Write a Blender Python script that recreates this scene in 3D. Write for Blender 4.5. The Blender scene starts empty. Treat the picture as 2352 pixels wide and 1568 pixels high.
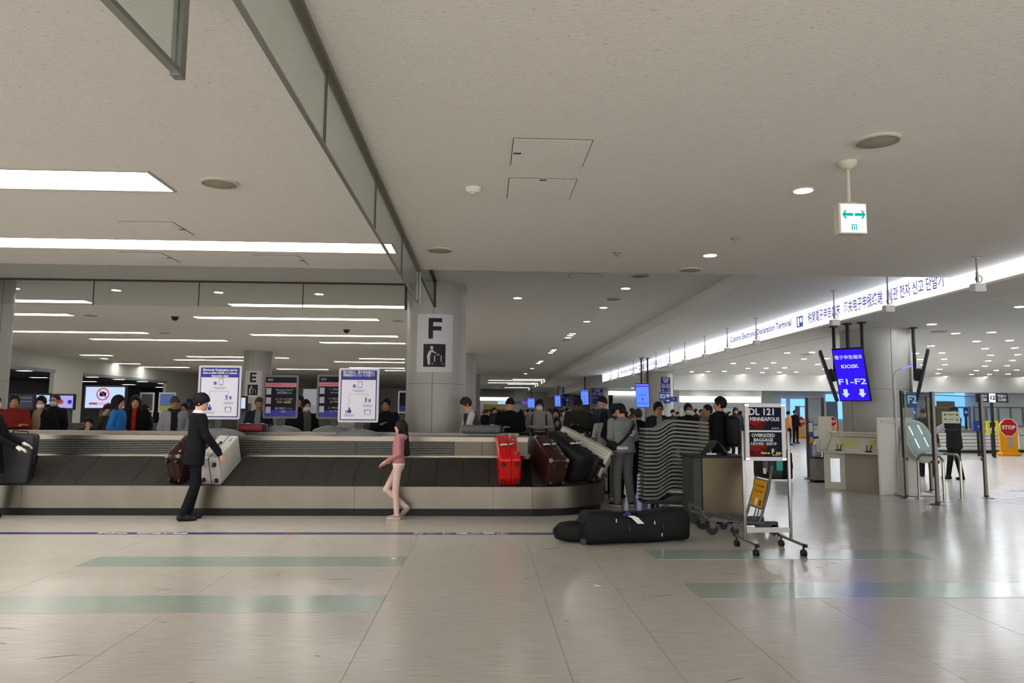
import bpy, bmesh, math, random
import numpy as np
from mathutils import Vector, Matrix, Euler
random.seed(7); np.random.seed(7)
SC = bpy.context.scene
COL = SC.collection
PI = math.pi
# ------------------------------------------------------------------ camera
FPX, CX, CY, CAMH = 1650.0, 1176.0, 784.0, 1.5
_Yc = Vector(((1110-CX)/FPX, -(948-CY)/FPX, -1)).normalized()
_Zg = Vector((.0112, 1, 0)); _Zc = (_Zg - _Zg.dot(_Yc)*_Yc).normalized()
_Xc = _Yc.cross(_Zc)
CR = Matrix((_Xc, _Yc, _Zc))            # camera -> world rotation
cam_d = bpy.data.cameras.new('camera'); cam = bpy.data.objects.new('camera', cam_d); COL.objects.link(cam)
cam_d.sensor_width = 36; cam_d.lens = FPX/2352*36; cam_d.clip_start = .05; cam_d.clip_end = 300
cam.matrix_world = Matrix.Translation((0, 0, CAMH)) @ CR.to_4x4()
SC.camera = cam
# ------------------------------------------------------------------ world, exposure
w = bpy.data.worlds.new('world'); SC.world = w; w.use_nodes = True
w.node_tree.nodes['Background'].inputs[0].default_value = (1.0, .98, .96, 1)
w.node_tree.nodes['Background'].inputs[1].default_value = 2.5
SC.view_settings.view_transform = 'Standard'; SC.view_settings.look = 'None'
SC.view_settings.gamma = 1; SC.view_settings.use_curve_mapping = False
SC.view_settings.exposure = 0.40
SC.cycles.max_bounces = 5; SC.cycles.diffuse_bounces = 3; SC.cycles.glossy_bounces = 3; SC.cycles.use_adaptive_sampling = True; SC.cycles.adaptive_threshold = .1; SC.cycles.adaptive_min_samples = 20
SC.cycles.transparent_max_bounces = 10; SC.cycles.sample_clamp_indirect = 6
SC.cycles.caustics_reflective = False; SC.cycles.caustics_refractive = False
LAMP = 9.5        # linear luminaires
SPOT = 45.0       # downlights
HALL = 200.0      # customs hall downlights
BOXL = 1.55        # backlit sign

# ------------------------------------------------------------------ pixel -> place
def ray(x, y): return CR @ Vector(((x-CX)/FPX, -(y-CY)/FPX, -1))
def F(x, y, z=0.0):
    d = ray(x, y); return Vector((0, 0, CAMH)) + d*((z-CAMH)/d.z)
def PY(x, y, Y):
    d = ray(x, y); return Vector((0, 0, CAMH)) + d*(Y/d.y)
def PX(x, y, X):
    d = ray(x, y); return Vector((0, 0, CAMH)) + d*(X/d.x)
def proj(p):
    c = CR.transposed() @ (Vector(p)-Vector((0, 0, CAMH))); return CX-FPX*c.x/c.z, CY+FPX*c.y/c.z

# ------------------------------------------------------------------ materials
def lin(c):
    return tuple((v/12.92 if v <= .04045 else ((v+.055)/1.055)**2.4) for v in (k/255 for k in c))
MATS = {}
def mat(name, rgb=(128, 128, 128), rough=.5, metal=0.0, var=.06, vs=8.0, bump=0.0, bs=60.0, emit=0.0, spec=.25, coat=0.0, linear=None, aniso=None, stretch=(1, 1, 1)):
    if name in MATS: return MATS[name]
    m = bpy.data.materials.new(name); m.use_nodes = True; MATS[name] = m
    nt = m.node_tree; b = nt.nodes['Principled BSDF']
    c = linear or lin(rgb)
    b.inputs['Roughness'].default_value = rough; b.inputs['Metallic'].default_value = metal
    b.inputs['Specular IOR Level'].default_value = spec; b.inputs['Coat Weight'].default_value = coat
    b.inputs['Base Color'].default_value = (*c, 1)
    if var or bump:
        tc = nt.nodes.new('ShaderNodeTexCoord'); mp = nt.nodes.new('ShaderNodeMapping')
        mp.inputs['Scale'].default_value = stretch; nt.links.new(tc.outputs['Object'], mp.inputs[0])
    if var:
        n = nt.nodes.new('ShaderNodeTexNoise'); n.inputs['Scale'].default_value = vs; n.inputs['Detail'].default_value = 4
        nt.links.new(mp.outputs[0], n.inputs['Vector'])
        mx = nt.nodes.new('ShaderNodeMix'); mx.data_type = 'RGBA'
        mx.inputs['A'].default_value = (*[v*(1-var) for v in c], 1); mx.inputs['B'].default_value = (*[min(1, v*(1+var)) for v in c], 1)
        nt.links.new(n.outputs['Fac'], mx.inputs['Factor']); nt.links.new(mx.outputs['Result'], b.inputs['Base Color'])
    if bump:
        n2 = nt.nodes.new('ShaderNodeTexNoise'); n2.inputs['Scale'].default_value = bs; n2.inputs['Detail'].default_value = 3
        nt.links.new(mp.outputs[0], n2.inputs['Vector'])
        bp = nt.nodes.new('ShaderNodeBump'); bp.inputs['Strength'].default_value = bump; bp.inputs['Distance'].default_value = .01
        nt.links.new(n2.outputs['Fac'], bp.inputs['Height']); nt.links.new(bp.outputs[0], b.inputs['Normal'])
    if emit:
        b.inputs['Emission Color'].default_value = (*c, 1); b.inputs['Emission Strength'].default_value = emit
    return m
def glassmat(name, tint=(.80, .88, .84), gloss=.9, rough=.02, fog=0.0, fogc=(.6, .66, .62)):
    if name in MATS: return MATS[name]
    m = bpy.data.materials.new(name); m.use_nodes = True; MATS[name] = m
    nt = m.node_tree; nt.nodes.clear()
    out = nt.nodes.new('ShaderNodeOutputMaterial'); t = nt.nodes.new('ShaderNodeBsdfTransparent'); t.inputs[0].default_value = (*tint, 1)
    g = nt.nodes.new('ShaderNodeBsdfGlossy'); g.inputs['Roughness'].default_value = rough; g.inputs[0].default_value = (gloss, gloss, gloss, 1)
    lw = nt.nodes.new('ShaderNodeLayerWeight'); lw.inputs[0].default_value = .5
    pw = nt.nodes.new('ShaderNodeMath'); pw.operation = 'POWER'; pw.inputs[1].default_value = 4.0; nt.links.new(lw.outputs['Facing'], pw.inputs[0])
    fr = nt.nodes.new('ShaderNodeMath'); fr.operation = 'MULTIPLY_ADD'; fr.inputs[1].default_value = .4; fr.inputs[2].default_value = .025; nt.links.new(pw.outputs[0], fr.inputs[0])
    mx = nt.nodes.new('ShaderNodeMixShader'); nt.links.new(fr.outputs[0], mx.inputs[0])
    base = t
    if fog:
        d = nt.nodes.new('ShaderNodeBsdfDiffuse'); d.inputs[0].default_value = (*fogc, 1)
        m2 = nt.nodes.new('ShaderNodeMixShader'); m2.inputs[0].default_value = fog
        nt.links.new(t.outputs[0], m2.inputs[1]); nt.links.new(d.outputs[0], m2.inputs[2]); base = m2
    nt.links.new(base.outputs[0], mx.inputs[1]); nt.links.new(g.outputs[0], mx.inputs[2]); nt.links.new(mx.outputs[0], out.inputs[0])
    return m
def emat(name, rgb, s):
    if name in MATS: return MATS[name]
    m = bpy.data.materials.new(name); m.use_nodes = True; MATS[name] = m
    nt = m.node_tree; nt.nodes.clear()
    out = nt.nodes.new('ShaderNodeOutputMaterial'); e = nt.nodes.new('ShaderNodeEmission')
    e.inputs[0].default_value = (*lin(rgb), 1); e.inputs[1].default_value = s; nt.links.new(e.outputs[0], out.inputs[0])
    return m

# ------------------------------------------------------------------ mesh helpers
class MB:
    def __init__(s): s.v = []; s.f = []; s.T = Matrix()
    def at(s, loc=(0, 0, 0), rot=(0, 0, 0), sc=(1, 1, 1)):
        s.T = Matrix.Translation(loc) @ Euler(rot).to_matrix().to_4x4() @ Matrix.Diagonal((*sc, 1)); return s
    def add(s, vs, fs):
        o = len(s.v); s.v += [tuple(s.T @ Vector(p)) for p in vs]; s.f += [tuple(i+o for i in f) for f in fs]; return s
    def box(s, x0, x1, y0, y1, z0, z1):
        v = [(x, y, z) for z in (z0, z1) for y in (y0, y1) for x in (x0, x1)]
        return s.add(v, [(0, 2, 3, 1), (4, 5, 7, 6), (0, 1, 5, 4), (2, 6, 7, 3), (0, 4, 6, 2), (1, 3, 7, 5)])
    def cbox(s, c, d): return s.box(c[0]-d[0]/2, c[0]+d[0]/2, c[1]-d[1]/2, c[1]+d[1]/2, c[2]-d[2]/2, c[2]+d[2]/2)
    def quad(s, a, b, c, d): return s.add([a, b, c, d], [(0, 1, 2, 3)])
    def rbox(s, c, d, r=.01, seg=2):
        bm = bmesh.new(); bmesh.ops.create_cube(bm, size=1)
        for q in bm.verts: q.co = Vector((c[0]+q.co.x*d[0], c[1]+q.co.y*d[1], c[2]+q.co.z*d[2]))
        bmesh.ops.bevel(bm, geom=bm.edges[:], offset=min(r, min(d)*.49), segments=seg, affect='EDGES', profile=.5)
        return s.bm(bm)
    def bm(s, bm):
        bm.verts.index_update(); vs = [tuple(q.co) for q in bm.verts]; fs = [tuple(q.index for q in f.verts) for f in bm.faces]; bm.free()
        return s.add(vs, fs)
    def cyl(s, a, b, r0, r1=None, n=12, caps=True):
        r1 = r0 if r1 is None else r1; a = Vector(a); b = Vector(b); d = (b-a).normalized()
        u = d.orthogonal().normalized(); w_ = d.cross(u)
        v = []
        for p, r in ((a, r0), (b, r1)):
            v += [tuple(p+(u*math.cos(2*PI*i/n)+w_*math.sin(2*PI*i/n))*r) for i in range(n)]
        f = [(i, (i+1) % n, n+(i+1) % n, n+i) for i in range(n)]
        if caps: f += [tuple(range(n-1, -1, -1)), tuple(range(n, 2*n))]
        return s.add(v, f)
    def tube(s, pts, r, n=8, flat=1.0, up=None):
        pts = [Vector(p) for p in pts]; v = []; f = []; pu = None
        for i, p in enumerate(pts):
            d = (pts[min(i+1, len(pts)-1)]-pts[max(i-1, 0)]).normalized()
            if pu is None: u = (Vector(up) - Vector(up).dot(d)*d).normalized() if up else d.orthogonal().normalized()
            else: u = (pu - pu.dot(d)*d).normalized()
            pu = u; w_ = d.cross(u); rr = r[i] if isinstance(r, (list, tuple)) else r
            v += [tuple(p+u*math.cos(2*PI*k/n)*rr+w_*math.sin(2*PI*k/n)*rr*flat) for k in range(n)]
        for i in range(len(pts)-1):
            f += [(i*n+k, i*n+(k+1) % n, (i+1)*n+(k+1) % n, (i+1)*n+k) for k in range(n)]
        f += [tuple(range(n-1, -1, -1)), tuple(range((len(pts)-1)*n, len(pts)*n))]
        return s.add(v, f)
    def lathe(s, prof, n=24, c=(0, 0, 0), caps=True):
        v = []; f = []
        for r, z in prof: v += [(c[0]+r*math.cos(2*PI*k/n), c[1]+r*math.sin(2*PI*k/n), c[2]+z) for k in range(n)]
        for i in range(len(prof)-1): f += [(i*n+k, i*n+(k+1) % n, (i+1)*n+(k+1) % n, (i+1)*n+k) for k in range(n)]
        if caps: f += [tuple(range(n-1, -1, -1)), tuple(range((len(prof)-1)*n, len(prof)*n))]
        return s.add(v, f)
    def prism(s, poly, d0, d1, axis='y'):
        # poly in the plane normal to axis: y -> (x,z), x -> (y,z), z -> (x,y)
        def P(a, b, d): return (a, d, b) if axis == 'y' else ((d, a, b) if axis == 'x' else (a, b, d))
        n = len(poly); v = [P(a, b, d0) for a, b in poly]+[P(a, b, d1) for a, b in poly]
        f = [(i, (i+1) % n, n+(i+1) % n, n+i) for i in range(n)]+[tuple(range(n-1, -1, -1)), tuple(range(n, 2*n))]
        return s.add(v, f)
    def mesh(s, name, smooth=False):
        me = bpy.data.meshes.new(name); me.from_pydata(s.v, [], s.f)
        bm = bmesh.new(); bm.from_mesh(me); bmesh.ops.recalc_face_normals(bm, faces=bm.faces[:]); bm.to_mesh(me); bm.free()
        if smooth:
            me.shade_smooth(); me.set_sharp_from_angle(angle=math.radians(40))
        return me
    def build(s, name, m, parent=None, smooth=False, loc=None, rot=None):
        return link(name, s.mesh(name, smooth), m, parent, loc, rot)
def link(name, me, m, parent=None, loc=None, rot=None):
    if m is not None and not me.materials: me.materials.append(m)
    o = bpy.data.objects.new(name, me); COL.objects.link(o)
    if parent is not None: o.parent = parent
    if loc is not None: o.location = loc
    if rot is not None: o.rotation_euler = rot
    return o
def tag(o, label=None, cat=None, group=None, kind=None):
    if label: o['label'] = label
    if cat: o['category'] = cat
    if group: o['group'] = group
    if kind: o['kind'] = kind
    return o
def thing(name, label, cat, loc=(0, 0, 0), rz=0.0, group=None, rot=None):
    o = bpy.data.objects.new(name, None); COL.objects.link(o); o.empty_display_size = .1
    o.location = loc; o.rotation_euler = rot or (0, 0, rz)
    return tag(o, label, cat, group)
def copytree(o, parent=None):
    c = o.copy(); COL.objects.link(c)
    if parent is not None: c.parent = parent
    for ch in o.children: copytree(ch, c)
    return c
def dup(o, label, loc, rz=None, group=None):
    c = copytree(o); c.location = loc
    if rz is not None: c.rotation_euler = (0, 0, rz)
    if label: c['label'] = label
    if group: c['group'] = group
    return c
def text(s, size, m, parent, loc, rot=(PI/2, 0, 0), bold=0.0, align='CENTER', fit=None, name='lettering', ext=.0008, spacing=1.0):
    cu = bpy.data.curves.new(name, 'FONT'); cu.body = s; cu.size = size; cu.align_x = align; cu.align_y = 'CENTER'
    cjk = any(ord(q) > 0x2e80 for q in s); cu.extrude = ext; cu.offset = bold*(.25 if cjk else 1); cu.resolution_u = 2; cu.space_character = spacing
    t = bpy.data.objects.new(name, cu)
    me = bpy.data.meshes.new_from_object(t); bpy.data.objects.remove(t); bpy.data.curves.remove(cu)
    me.name = name; me.materials.clear()
    if fit and len(me.vertices):
        xs = [q.co.x for q in me.vertices]; wd = max(xs)-min(xs); k = fit/wd
        for q in me.vertices: q.co.x *= k
    return link(name, me, m, parent, loc, rot)
def rrect(w_, h, r, n=4):
    p = []
    for cx_, cy_, a0 in ((w_/2-r, h/2-r, 0), (-w_/2+r, h/2-r, PI/2), (-w_/2+r, -h/2+r, PI), (w_/2-r, -h/2+r, 1.5*PI)):
        p += [(cx_+r*math.cos(a0+PI/2*i/n), cy_+r*math.sin(a0+PI/2*i/n)) for i in range(n+1)]
    return p
# ================================================================== structure
ZF, ZR, ZS, ZL = 3.57, 4.03, 3.79, 3.34     # front, rear, side and low ceilings
YE, XB, XL = 10.36, 4.52, 7.0                # ceiling edge, bulkhead, light box
YFAR = 78.0
def surfmat(name, rgb, rough, fine, fs, var=.05, fstretch=(1, 1, 1), scuff=False, spec=.5, blot=.0):
    m = mat(name, rgb, rough, var=0, spec=spec); nt = m.node_tree; b = nt.nodes['Principled BSDF']; c = lin(rgb)
    tc = nt.nodes.new('ShaderNodeTexCoord'); mp = nt.nodes.new('ShaderNodeMapping'); mp.inputs['Scale'].default_value = fstretch
    nt.links.new(tc.outputs['Object'], mp.inputs[0])
    n = nt.nodes.new('ShaderNodeTexNoise'); n.inputs['Scale'].default_value = fs; n.inputs['Detail'].default_value = 6
    nt.links.new(mp.outputs[0], n.inputs['Vector'])
    r = nt.nodes.new('ShaderNodeValToRGB'); r.color_ramp.elements[0].position = .3; r.color_ramp.elements[1].position = .7
    r.color_ramp.elements[0].color = (*[v*(1-fine) for v in c], 1); r.color_ramp.elements[1].color = (*[min(1, v*(1+fine)) for v in c], 1)
    nt.links.new(n.outputs['Fac'], r.inputs[0])
    n2 = nt.nodes.new('ShaderNodeTexNoise'); n2.inputs['Scale'].default_value = .6; n2.inputs['Detail'].default_value = 3
    nt.links.new(tc.outputs['Object'], n2.inputs['Vector'])
    mr = nt.nodes.new('ShaderNodeMapRange'); mr.inputs['To Min'].default_value = 1-var; mr.inputs['To Max'].default_value = 1+var
    nt.links.new(n2.outputs['Fac'], mr.inputs['Value'])
    mx = nt.nodes.new('ShaderNodeVectorMath'); mx.operation = 'SCALE'
    nt.links.new(r.outputs[0], mx.inputs[0]); nt.links.new(mr.outputs[0], mx.inputs['Scale'])
    nt.links.new(mx.outputs[0], b.inputs['Base Color'])
    return m, nt, b, n, mp
# floor: beige streaked vinyl tiles with a polish
fm, nt, b, n, mp = surfmat('floor_vinyl', (178, 172, 164), .16, .10, 9, .05, (.5, 6, 1), spec=.22)
n3 = nt.nodes.new('ShaderNodeTexNoise'); n3.inputs['Scale'].default_value = 2.2; n3.inputs['Detail'].default_value = 5
tc = nt.nodes.new('ShaderNodeTexCoord'); nt.links.new(tc.outputs['Object'], n3.inputs['Vector'])
mr = nt.nodes.new('ShaderNodeMapRange'); mr.inputs['From Min'].default_value = .35; mr.inputs['From Max'].default_value = .7
mr.inputs['To Min'].default_value = .19; mr.inputs['To Max'].default_value = .24
nt.links.new(n3.outputs['Fac'], mr.inputs['Value']); nt.links.new(mr.outputs[0], b.inputs['Roughness'])
bp = nt.nodes.new('ShaderNodeBump'); bp.inputs['Strength'].default_value = .012; bp.inputs['Distance'].default_value = .004
n4 = nt.nodes.new('ShaderNodeTexNoise'); n4.inputs['Scale'].default_value = 3.0; nt.links.new(tc.outputs['Object'], n4.inputs['Vector'])
nt.links.new(n4.outputs['Fac'], bp.inputs['Height']); nt.links.new(bp.outputs[0], b.inputs['Normal'])
floor = MB().box(-34, 34, -4, YFAR, -.12, 0).build('floor', fm); tag(floor, 'polished beige vinyl floor of the baggage hall', kind='structure')
m_teal = surfmat('inlay_teal', (148, 160, 151), .2, .08, 9, .06, (.5, 6, 1))[0]
for x0, x1, y0, y1 in ((-3.92, -.78, 7.24, 7.73), (-3.92, -.78, 5.62, 6.13), (1.8, 4.77, 7.58, 8.10), (1.8, 5.4, 6.0, 6.53)):
    MB().box(x0, x1, y0, y1, 0, .0022).build('floor_inlay', m_teal, floor)
m_seam = mat('seam', (150, 141, 128), .4, var=0)
for x0 in (-3.92, -2.35, -.78, .52, 1.16, 1.8, 2.77, 3.74):
    MB().box(x0-.0025, x0+.0025, 3.0, 10.6, 0, .0008).build('floor_joint', m_seam, floor)
m_navy = mat('stripe_navy', (52, 54, 104), .3, vs=20)
m_white = mat('paint_white', (225, 225, 222), .5, var=.02)
st = MB().box(-12, 1.45, 9.10, 9.24, 0, .003).build('floor_stripe', m_navy, floor)
text('No Carts', .30, m_white, floor, (-4.15, 9.17, .0035), (0, 0, 0), bold=.004, fit=1.08).scale = (1, .42, 1)
text('カート 進入禁止', .2, m_white, floor, (-.27, 9.17, .0035), (0, 0, 0), bold=.002, fit=1.18).scale = (1, .65, 1)
ring = MB()
for i in range(20):
    a0, a1 = 2*PI*i/20, 2*PI*(i+1)/20
    ring.quad((.075*math.cos(a0), .055*math.sin(a0), 0), (.075*math.cos(a1), .055*math.sin(a1), 0), (.05*math.cos(a1), .035*math.sin(a1), 0), (.05*math.cos(a0), .035*math.sin(a0), 0))
ring.box(-.05, .05, -.006, .006, -.0005, .0005)
ring.build('no_cart_symbol', mat('sign_red', (190, 60, 50), .4, var=0), floor, loc=(-2.36, 9.17, .004))
m_scuff = mat('scuff', (92, 84, 74), .6, var=.1)
for i in range(46):
    x, y = random.uniform(-5, 5.5), random.uniform(3.4, 8.8); L = random.choice([.02, .04, .08, .13]); a = random.uniform(-.5, .5) if i % 4 else random.uniform(0, 3)
    mb = MB(); mb.at((x, y, .0), (0, 0, a)).tube([(-L, 0, .001), (-L*.3, L*.06, .0015), (L*.3, L*.05, .0015), (L, -L*.05, .001)], [.0004, .0016, .0016, .0004], 4, .3); mb.build('scuff_mark', m_scuff, floor)
# ceilings: rock-wool board with fine fissures
cm, nt, b, n, mp = surfmat('ceiling_board', (226, 222, 215), .9, .03, 22, .02, (1, 3, 1))
v = nt.nodes.new('ShaderNodeTexNoise'); v.inputs['Scale'].default_value = 62; v.inputs['Detail'].default_value = 2; v.inputs['Distortion'].default_value = 1.2
mp2 = nt.nodes.new('ShaderNodeMapping'); mp2.inputs['Scale'].default_value = (.55, 1.6, 1); tc = nt.nodes.new('ShaderNodeTexCoord')
nt.links.new(tc.outputs['Object'], mp2.inputs[0]); nt.links.new(mp2.outputs[0], v.inputs['Vector'])
cr = nt.nodes.new('ShaderNodeValToRGB'); cr.color_ramp.elements[0].position = .30; cr.color_ramp.elements[1].position = .37
cr.color_ramp.elements[0].color = (.70, .69, .67, 1); cr.color_ramp.elements[1].color = (1, 1, 1, 1)
nt.links.new(v.outputs['Fac'], cr.inputs[0])
src = b.inputs['Base Color'].links[0].from_socket
ml = nt.nodes.new('ShaderNodeVectorMath'); ml.operation = 'MULTIPLY'; nt.links.new(src, ml.inputs[0]); nt.links.new(cr.outputs[0], ml.inputs[1])
nt.links.new(ml.outputs[0], b.inputs['Base Color'])
bp = nt.nodes.new('ShaderNodeBump'); bp.inputs['Strength'].default_value = .25; bp.inputs['Distance'].default_value = .01
nt.links.new(v.outputs['Fac'], bp.inputs['Height']); nt.links.new(bp.outputs[0], b.inputs['Normal'])
m_plain = surfmat('ceiling_plain', (222, 221, 217), .85, .02, 12, .02)[0]
m_low = surfmat('ceiling_low', (226, 227, 224), .85, .02, 12, .02)[0]
m_wall = surfmat('wall_paint', (205, 205, 198), .7, .02, 6, .03)[0]
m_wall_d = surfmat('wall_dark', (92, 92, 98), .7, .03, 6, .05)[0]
cf = MB().box(-22, XL, -2.2, YE, ZF, 4.4).build('ceiling_front', cm); tag(cf, 'lower front ceiling of speckled acoustic board', kind='structure')
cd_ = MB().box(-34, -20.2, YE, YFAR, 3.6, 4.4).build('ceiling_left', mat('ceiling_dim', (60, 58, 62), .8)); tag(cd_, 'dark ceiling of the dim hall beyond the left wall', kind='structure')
cr_ = MB().box(-20.2, XB, YE, YFAR, ZR, 4.4).build('ceiling_rear', m_plain); tag(cr_, 'higher grey ceiling over the rear carousels', kind='structure')
cs_ = MB().box(XB, XL, YE, YFAR, ZS, 4.4).build('ceiling_side', m_low); tag(cs_, 'pale ceiling strip beside the backlit sign', kind='structure')
tr = MB().box(XB-.02, XB, YE, 50, ZS-.02, ZR).build('trim_1', m_plain); tag(tr, 'long stepped bulkhead between two ceiling levels', kind='structure')
cl = MB().box(XL, 34, -2.2, 33.0, ZL, 4.4).box(8.02, 8.06, -2.2, 33, ZL-.012, ZL).build('ceiling_right', m_low); tag(cl, 'low white customs hall ceiling dotted with downlights', kind='structure')
cl2 = MB().box(XL, 34, 33.0, YFAR, 3.2, 4.4).build('ceiling_far', m_low); tag(cl2, 'far low ceiling behind the customs hall bulkhead', kind='structure')
tr2 = MB().box(XL+1.2, 34, 32.8, 33.0, 2.62, ZL).build('trim_2', m_low); tag(tr2, 'deep pale bulkhead across the far customs hall', kind='structure')
for i in range(9):
    lx = 10.0+i*1.9
    lm = MB().cyl((0, 0, 0), (0, 0, .06), .05, n=12).build('bulkhead_spot', emat('spot_glow', (255, 250, 242), 22), tr2, loc=(lx, 32.5, ZL-.065))
wb = MB().box(-34, 34, YFAR, YFAR+.3, 0, 4.4).build('wall_back', m_wall); tag(wb, 'distant pale end wall of the hall', kind='structure')
wl = MB().box(-20.2, -20, 15, 29, 0, ZR).box(-20.2, -20, 29, 62, 3.35, ZR).box(-20.2, -20, 34.3, 36.7, 0, 3.35).box(-20.2, -20, 46.2, 62, 0, 3.35).build('wall_left', m_wall); tag(wl, 'left wall of the baggage hall with two wide openings', kind='structure')
tr3 = MB().box(-20.24, -19.94, 29, 34.3, 3.22, 3.36).box(-20.24, -19.94, 36.7, 46.2, 3.22, 3.36).build('trim_3', mat('header_blue', (150, 164, 172), .4, .3)); tag(tr3, 'blue-grey metal header over the left openings', kind='structure')
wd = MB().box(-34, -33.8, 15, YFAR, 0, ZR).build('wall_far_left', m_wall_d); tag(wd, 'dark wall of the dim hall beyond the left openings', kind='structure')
wr = MB().box(34, 34.3, -2, YFAR, 0, 4.4).build('wall_right', m_wall); tag(wr, 'pale far right wall of the customs hall', kind='structure')
# ------------------------------------------------------------------ linear luminaires
m_lamp = emat('lamp_white', (255, 250, 240), LAMP)
m_rim = mat('lamp_rim', (170, 166, 158), .5, var=.02)
NLAMP = [0]
def luminaire(x0, x1, y0, y1, z, label, group='linear ceiling lights'):
    t = thing('ceiling_light', label, 'light', ((x0+x1)/2, (y0+y1)/2, z), group=group)
    hx, hy = (x1-x0)/2, (y1-y0)/2
    MB().box(-hx, hx, -hy, hy, -.006, -.002).build('diffuser', m_lamp, t)
    e = .022
    MB().box(-hx-e, hx+e, -hy-e, -hy, -.012, 0).box(-hx-e, hx+e, hy, hy+e, -.012, 0).box(-hx-e, -hx, -hy, hy, -.012, 0).box(hx, hx+e, -hy, hy, -.012, 0).build('frame', m_rim, t)
luminaire(-9.5, -2.95, 6.2, 6.74, ZF, 'nearest wide linear ceiling light, cut by the left edge')
luminaire(-9.5, -1.16, 8.74, 9.26, ZF, 'long linear ceiling light reaching the glass strip, front ceiling')
# rear rows read off the photograph: (left px, right px, y at left, y at right, depth m)
rows = [(24, 212, 688, 694, .42), (24, 170, 719, 724, .42), (18, 342, 759, 765, .42), (203, 525, 777, 783, .42), (445, 871, 727, 735, .42), (523, 935, 697, 707, .42),
        (571, 916, 766, 774, .42), (733, 932, 785, 789, .42), (18, 265, 812, 817, .45), (18, 240, 820, 824, .45), (130, 335, 831, 837, .45), (255, 445, 840, 845, .45), (424, 569, 817, 821, .45), (391, 569, 824, 829, .45),
        (632, 664, 821, 822, .45), (632, 757, 846, 849, .45), (823, 931, 822, 825, .45), (765, 931, 829, 833, .45), (800, 931, 843, 846, .45), (884, 931, 850, 851, .45),
        (1122, 1266, 872, 875, .4), (1121, 1255, 878, 880, .4), (1178, 1325, 870, 872, .4), (1166, 1293, 881, 883, .4), (1160, 1270, 889, 891, .4)]
NZ = [0, 0, 0]
for i, (a, b_, ya, yb, dp) in enumerate(rows):
    p, q = F(a, ya, ZR), F(b_, yb, ZR); y = (p.y+q.y)/2
    if a == 24 or a == 18: p.x = max(p.x-2.5, -18.6)
    zn = 0 if b_ < 570 else (1 if a < 1000 else 2); NZ[zn] += 1
    zone = 'left of the carousel E pillar' if b_ < 570 else ('between the two lettered pillars' if a < 1000 else 'right of the F pillar')
    luminaire(p.x, q.x, y-dp/2, y+dp/2, ZR, 'slim linear light on the rear ceiling, %s, %s row back' % (zone, ['first', 'second', 'third', 'fourth', 'fifth', 'sixth', 'seventh', 'eighth', 'ninth', 'tenth', 'eleventh', 'twelfth', 'thirteenth', 'fourteenth'][NZ[zn]-1]))
for i in range(13):
    luminaire(-25.3, -23.9, 33+i*3.4, 33.45+i*3.4, 3.6, 'bar light in the dim hall seen through the left openings', 'bar lights of the dim hall')
for i in range(6):
    luminaire(-29.6, -28.6, 36+i*6, 36.5+i*6, 3.6, 'bar light in the second row of the dim hall', 'bar lights of the dim hall')
# ------------------------------------------------------------------ downlights
m_spot = emat('spot_white', (255, 248, 236), SPOT)
m_trimw = mat('white_trim', (220, 216, 206), .4, var=.02)
def downlight(x, y, z, label, group, r=.075, hall=False):
    t = thing('downlight', label, 'light', (x, y, z), group=group)
    if 'd' not in DL:
        DL['d'] = MB().lathe([(.001, -.002), (1, -.002), (1, -.005), (.001, -.005)], 16).mesh('lens'); DL['d'].materials.append(m_spot); DL['h'] = DL['d'].copy(); DL['h'].materials.clear(); DL['h'].materials.append(emat('spot_hall', (242, 247, 255), HALL))
        DL['r'] = MB().lathe([(1.0, 0), (1.16, 0), (1.16, -.008), (1.0, -.008), (1.0, 0)], 16, caps=False).mesh('trim_ring'); DL['r'].materials.append(m_trimw)
    for k, nm in (('h' if hall else 'd', 'lens'), ('r', 'trim_ring')):
        o = link(nm, DL[k], None, t); o.scale = (r, r, 1)
DL = {}
p = F(1845, 437, ZF); downlight(p.x, p.y, ZF, 'round downlight nearest the hanging exit sign', 'front downlights', .085)
p = F(1631, 586, ZF); downlight(p.x, p.y, ZF, 'round downlight near the front ceiling edge, left of the exit sign', 'front downlights', .085)
for x, y, nm in ((34, 662, 'leftmost of four rear downlights behind the glass screen'), (267, 666, 'second of four rear downlights behind the glass screen'), (502, 671, 'third of four rear downlights behind the glass screen'), (733, 675, 'rightmost of four rear downlights behind the glass screen'),
              (1189, 684, 'rear ceiling downlight just right of the F pillar'), (1437, 662, 'rear ceiling downlight nearest the stepped bulkhead'), (1386, 706, 'second downlight back along the stepped bulkhead'), (1348, 738, 'third downlight back along the stepped bulkhead')):
    p = F(x, y, ZR); downlight(p.x, p.y, ZR, 'round ' + nm, 'rear downlights', .09)
far = [(1315, 766), (1310, 770), (1305, 775), (1273, 803), (1269, 806), (1265, 810), (1243, 829), (1240, 831), (1236, 834), (1222, 846), (1207, 858)]
for x, y in far:
    p = F(x, y, ZR); downlight(p.x, p.y, ZR, 'small downlight in the receding cluster over the crowd', 'clustered rear downlights', .1)
# customs hall grid
rows_ = [(11.3, 1), (12.5, 2), (13.7, 1), (15.2, 3), (16.8, 2), (18.6, 3), (20.6, 3), (22.8, 3), (25.2, 3), (27.8, 3), (30.4, 3)]
cnt = 0
for j, (y, k_) in enumerate(rows_):
    for i in range(7):
        for k in range(k_):
            x = 9.6+i*3.1+(1.5 if j % 2 else 0)+(k-1)*.62; yy = y-(k-1)*.28
            u, v_ = proj((x, yy, ZL))
            if u > 2380 or cnt > 125: continue
            downlight(x, yy, ZL, 'round downlight in the low customs hall ceiling', 'customs hall downlights', .085, True); cnt += 1
for i in range(10):
    for y in (35, 39, 43, 47): downlight(9.8+i*2.4, y, 3.2, 'small downlight under the far customs hall ceiling, rows partly added for brightness', 'far customs hall downlights', .09, True)  # real downlights plus extra rows added to brighten the far wall
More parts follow.
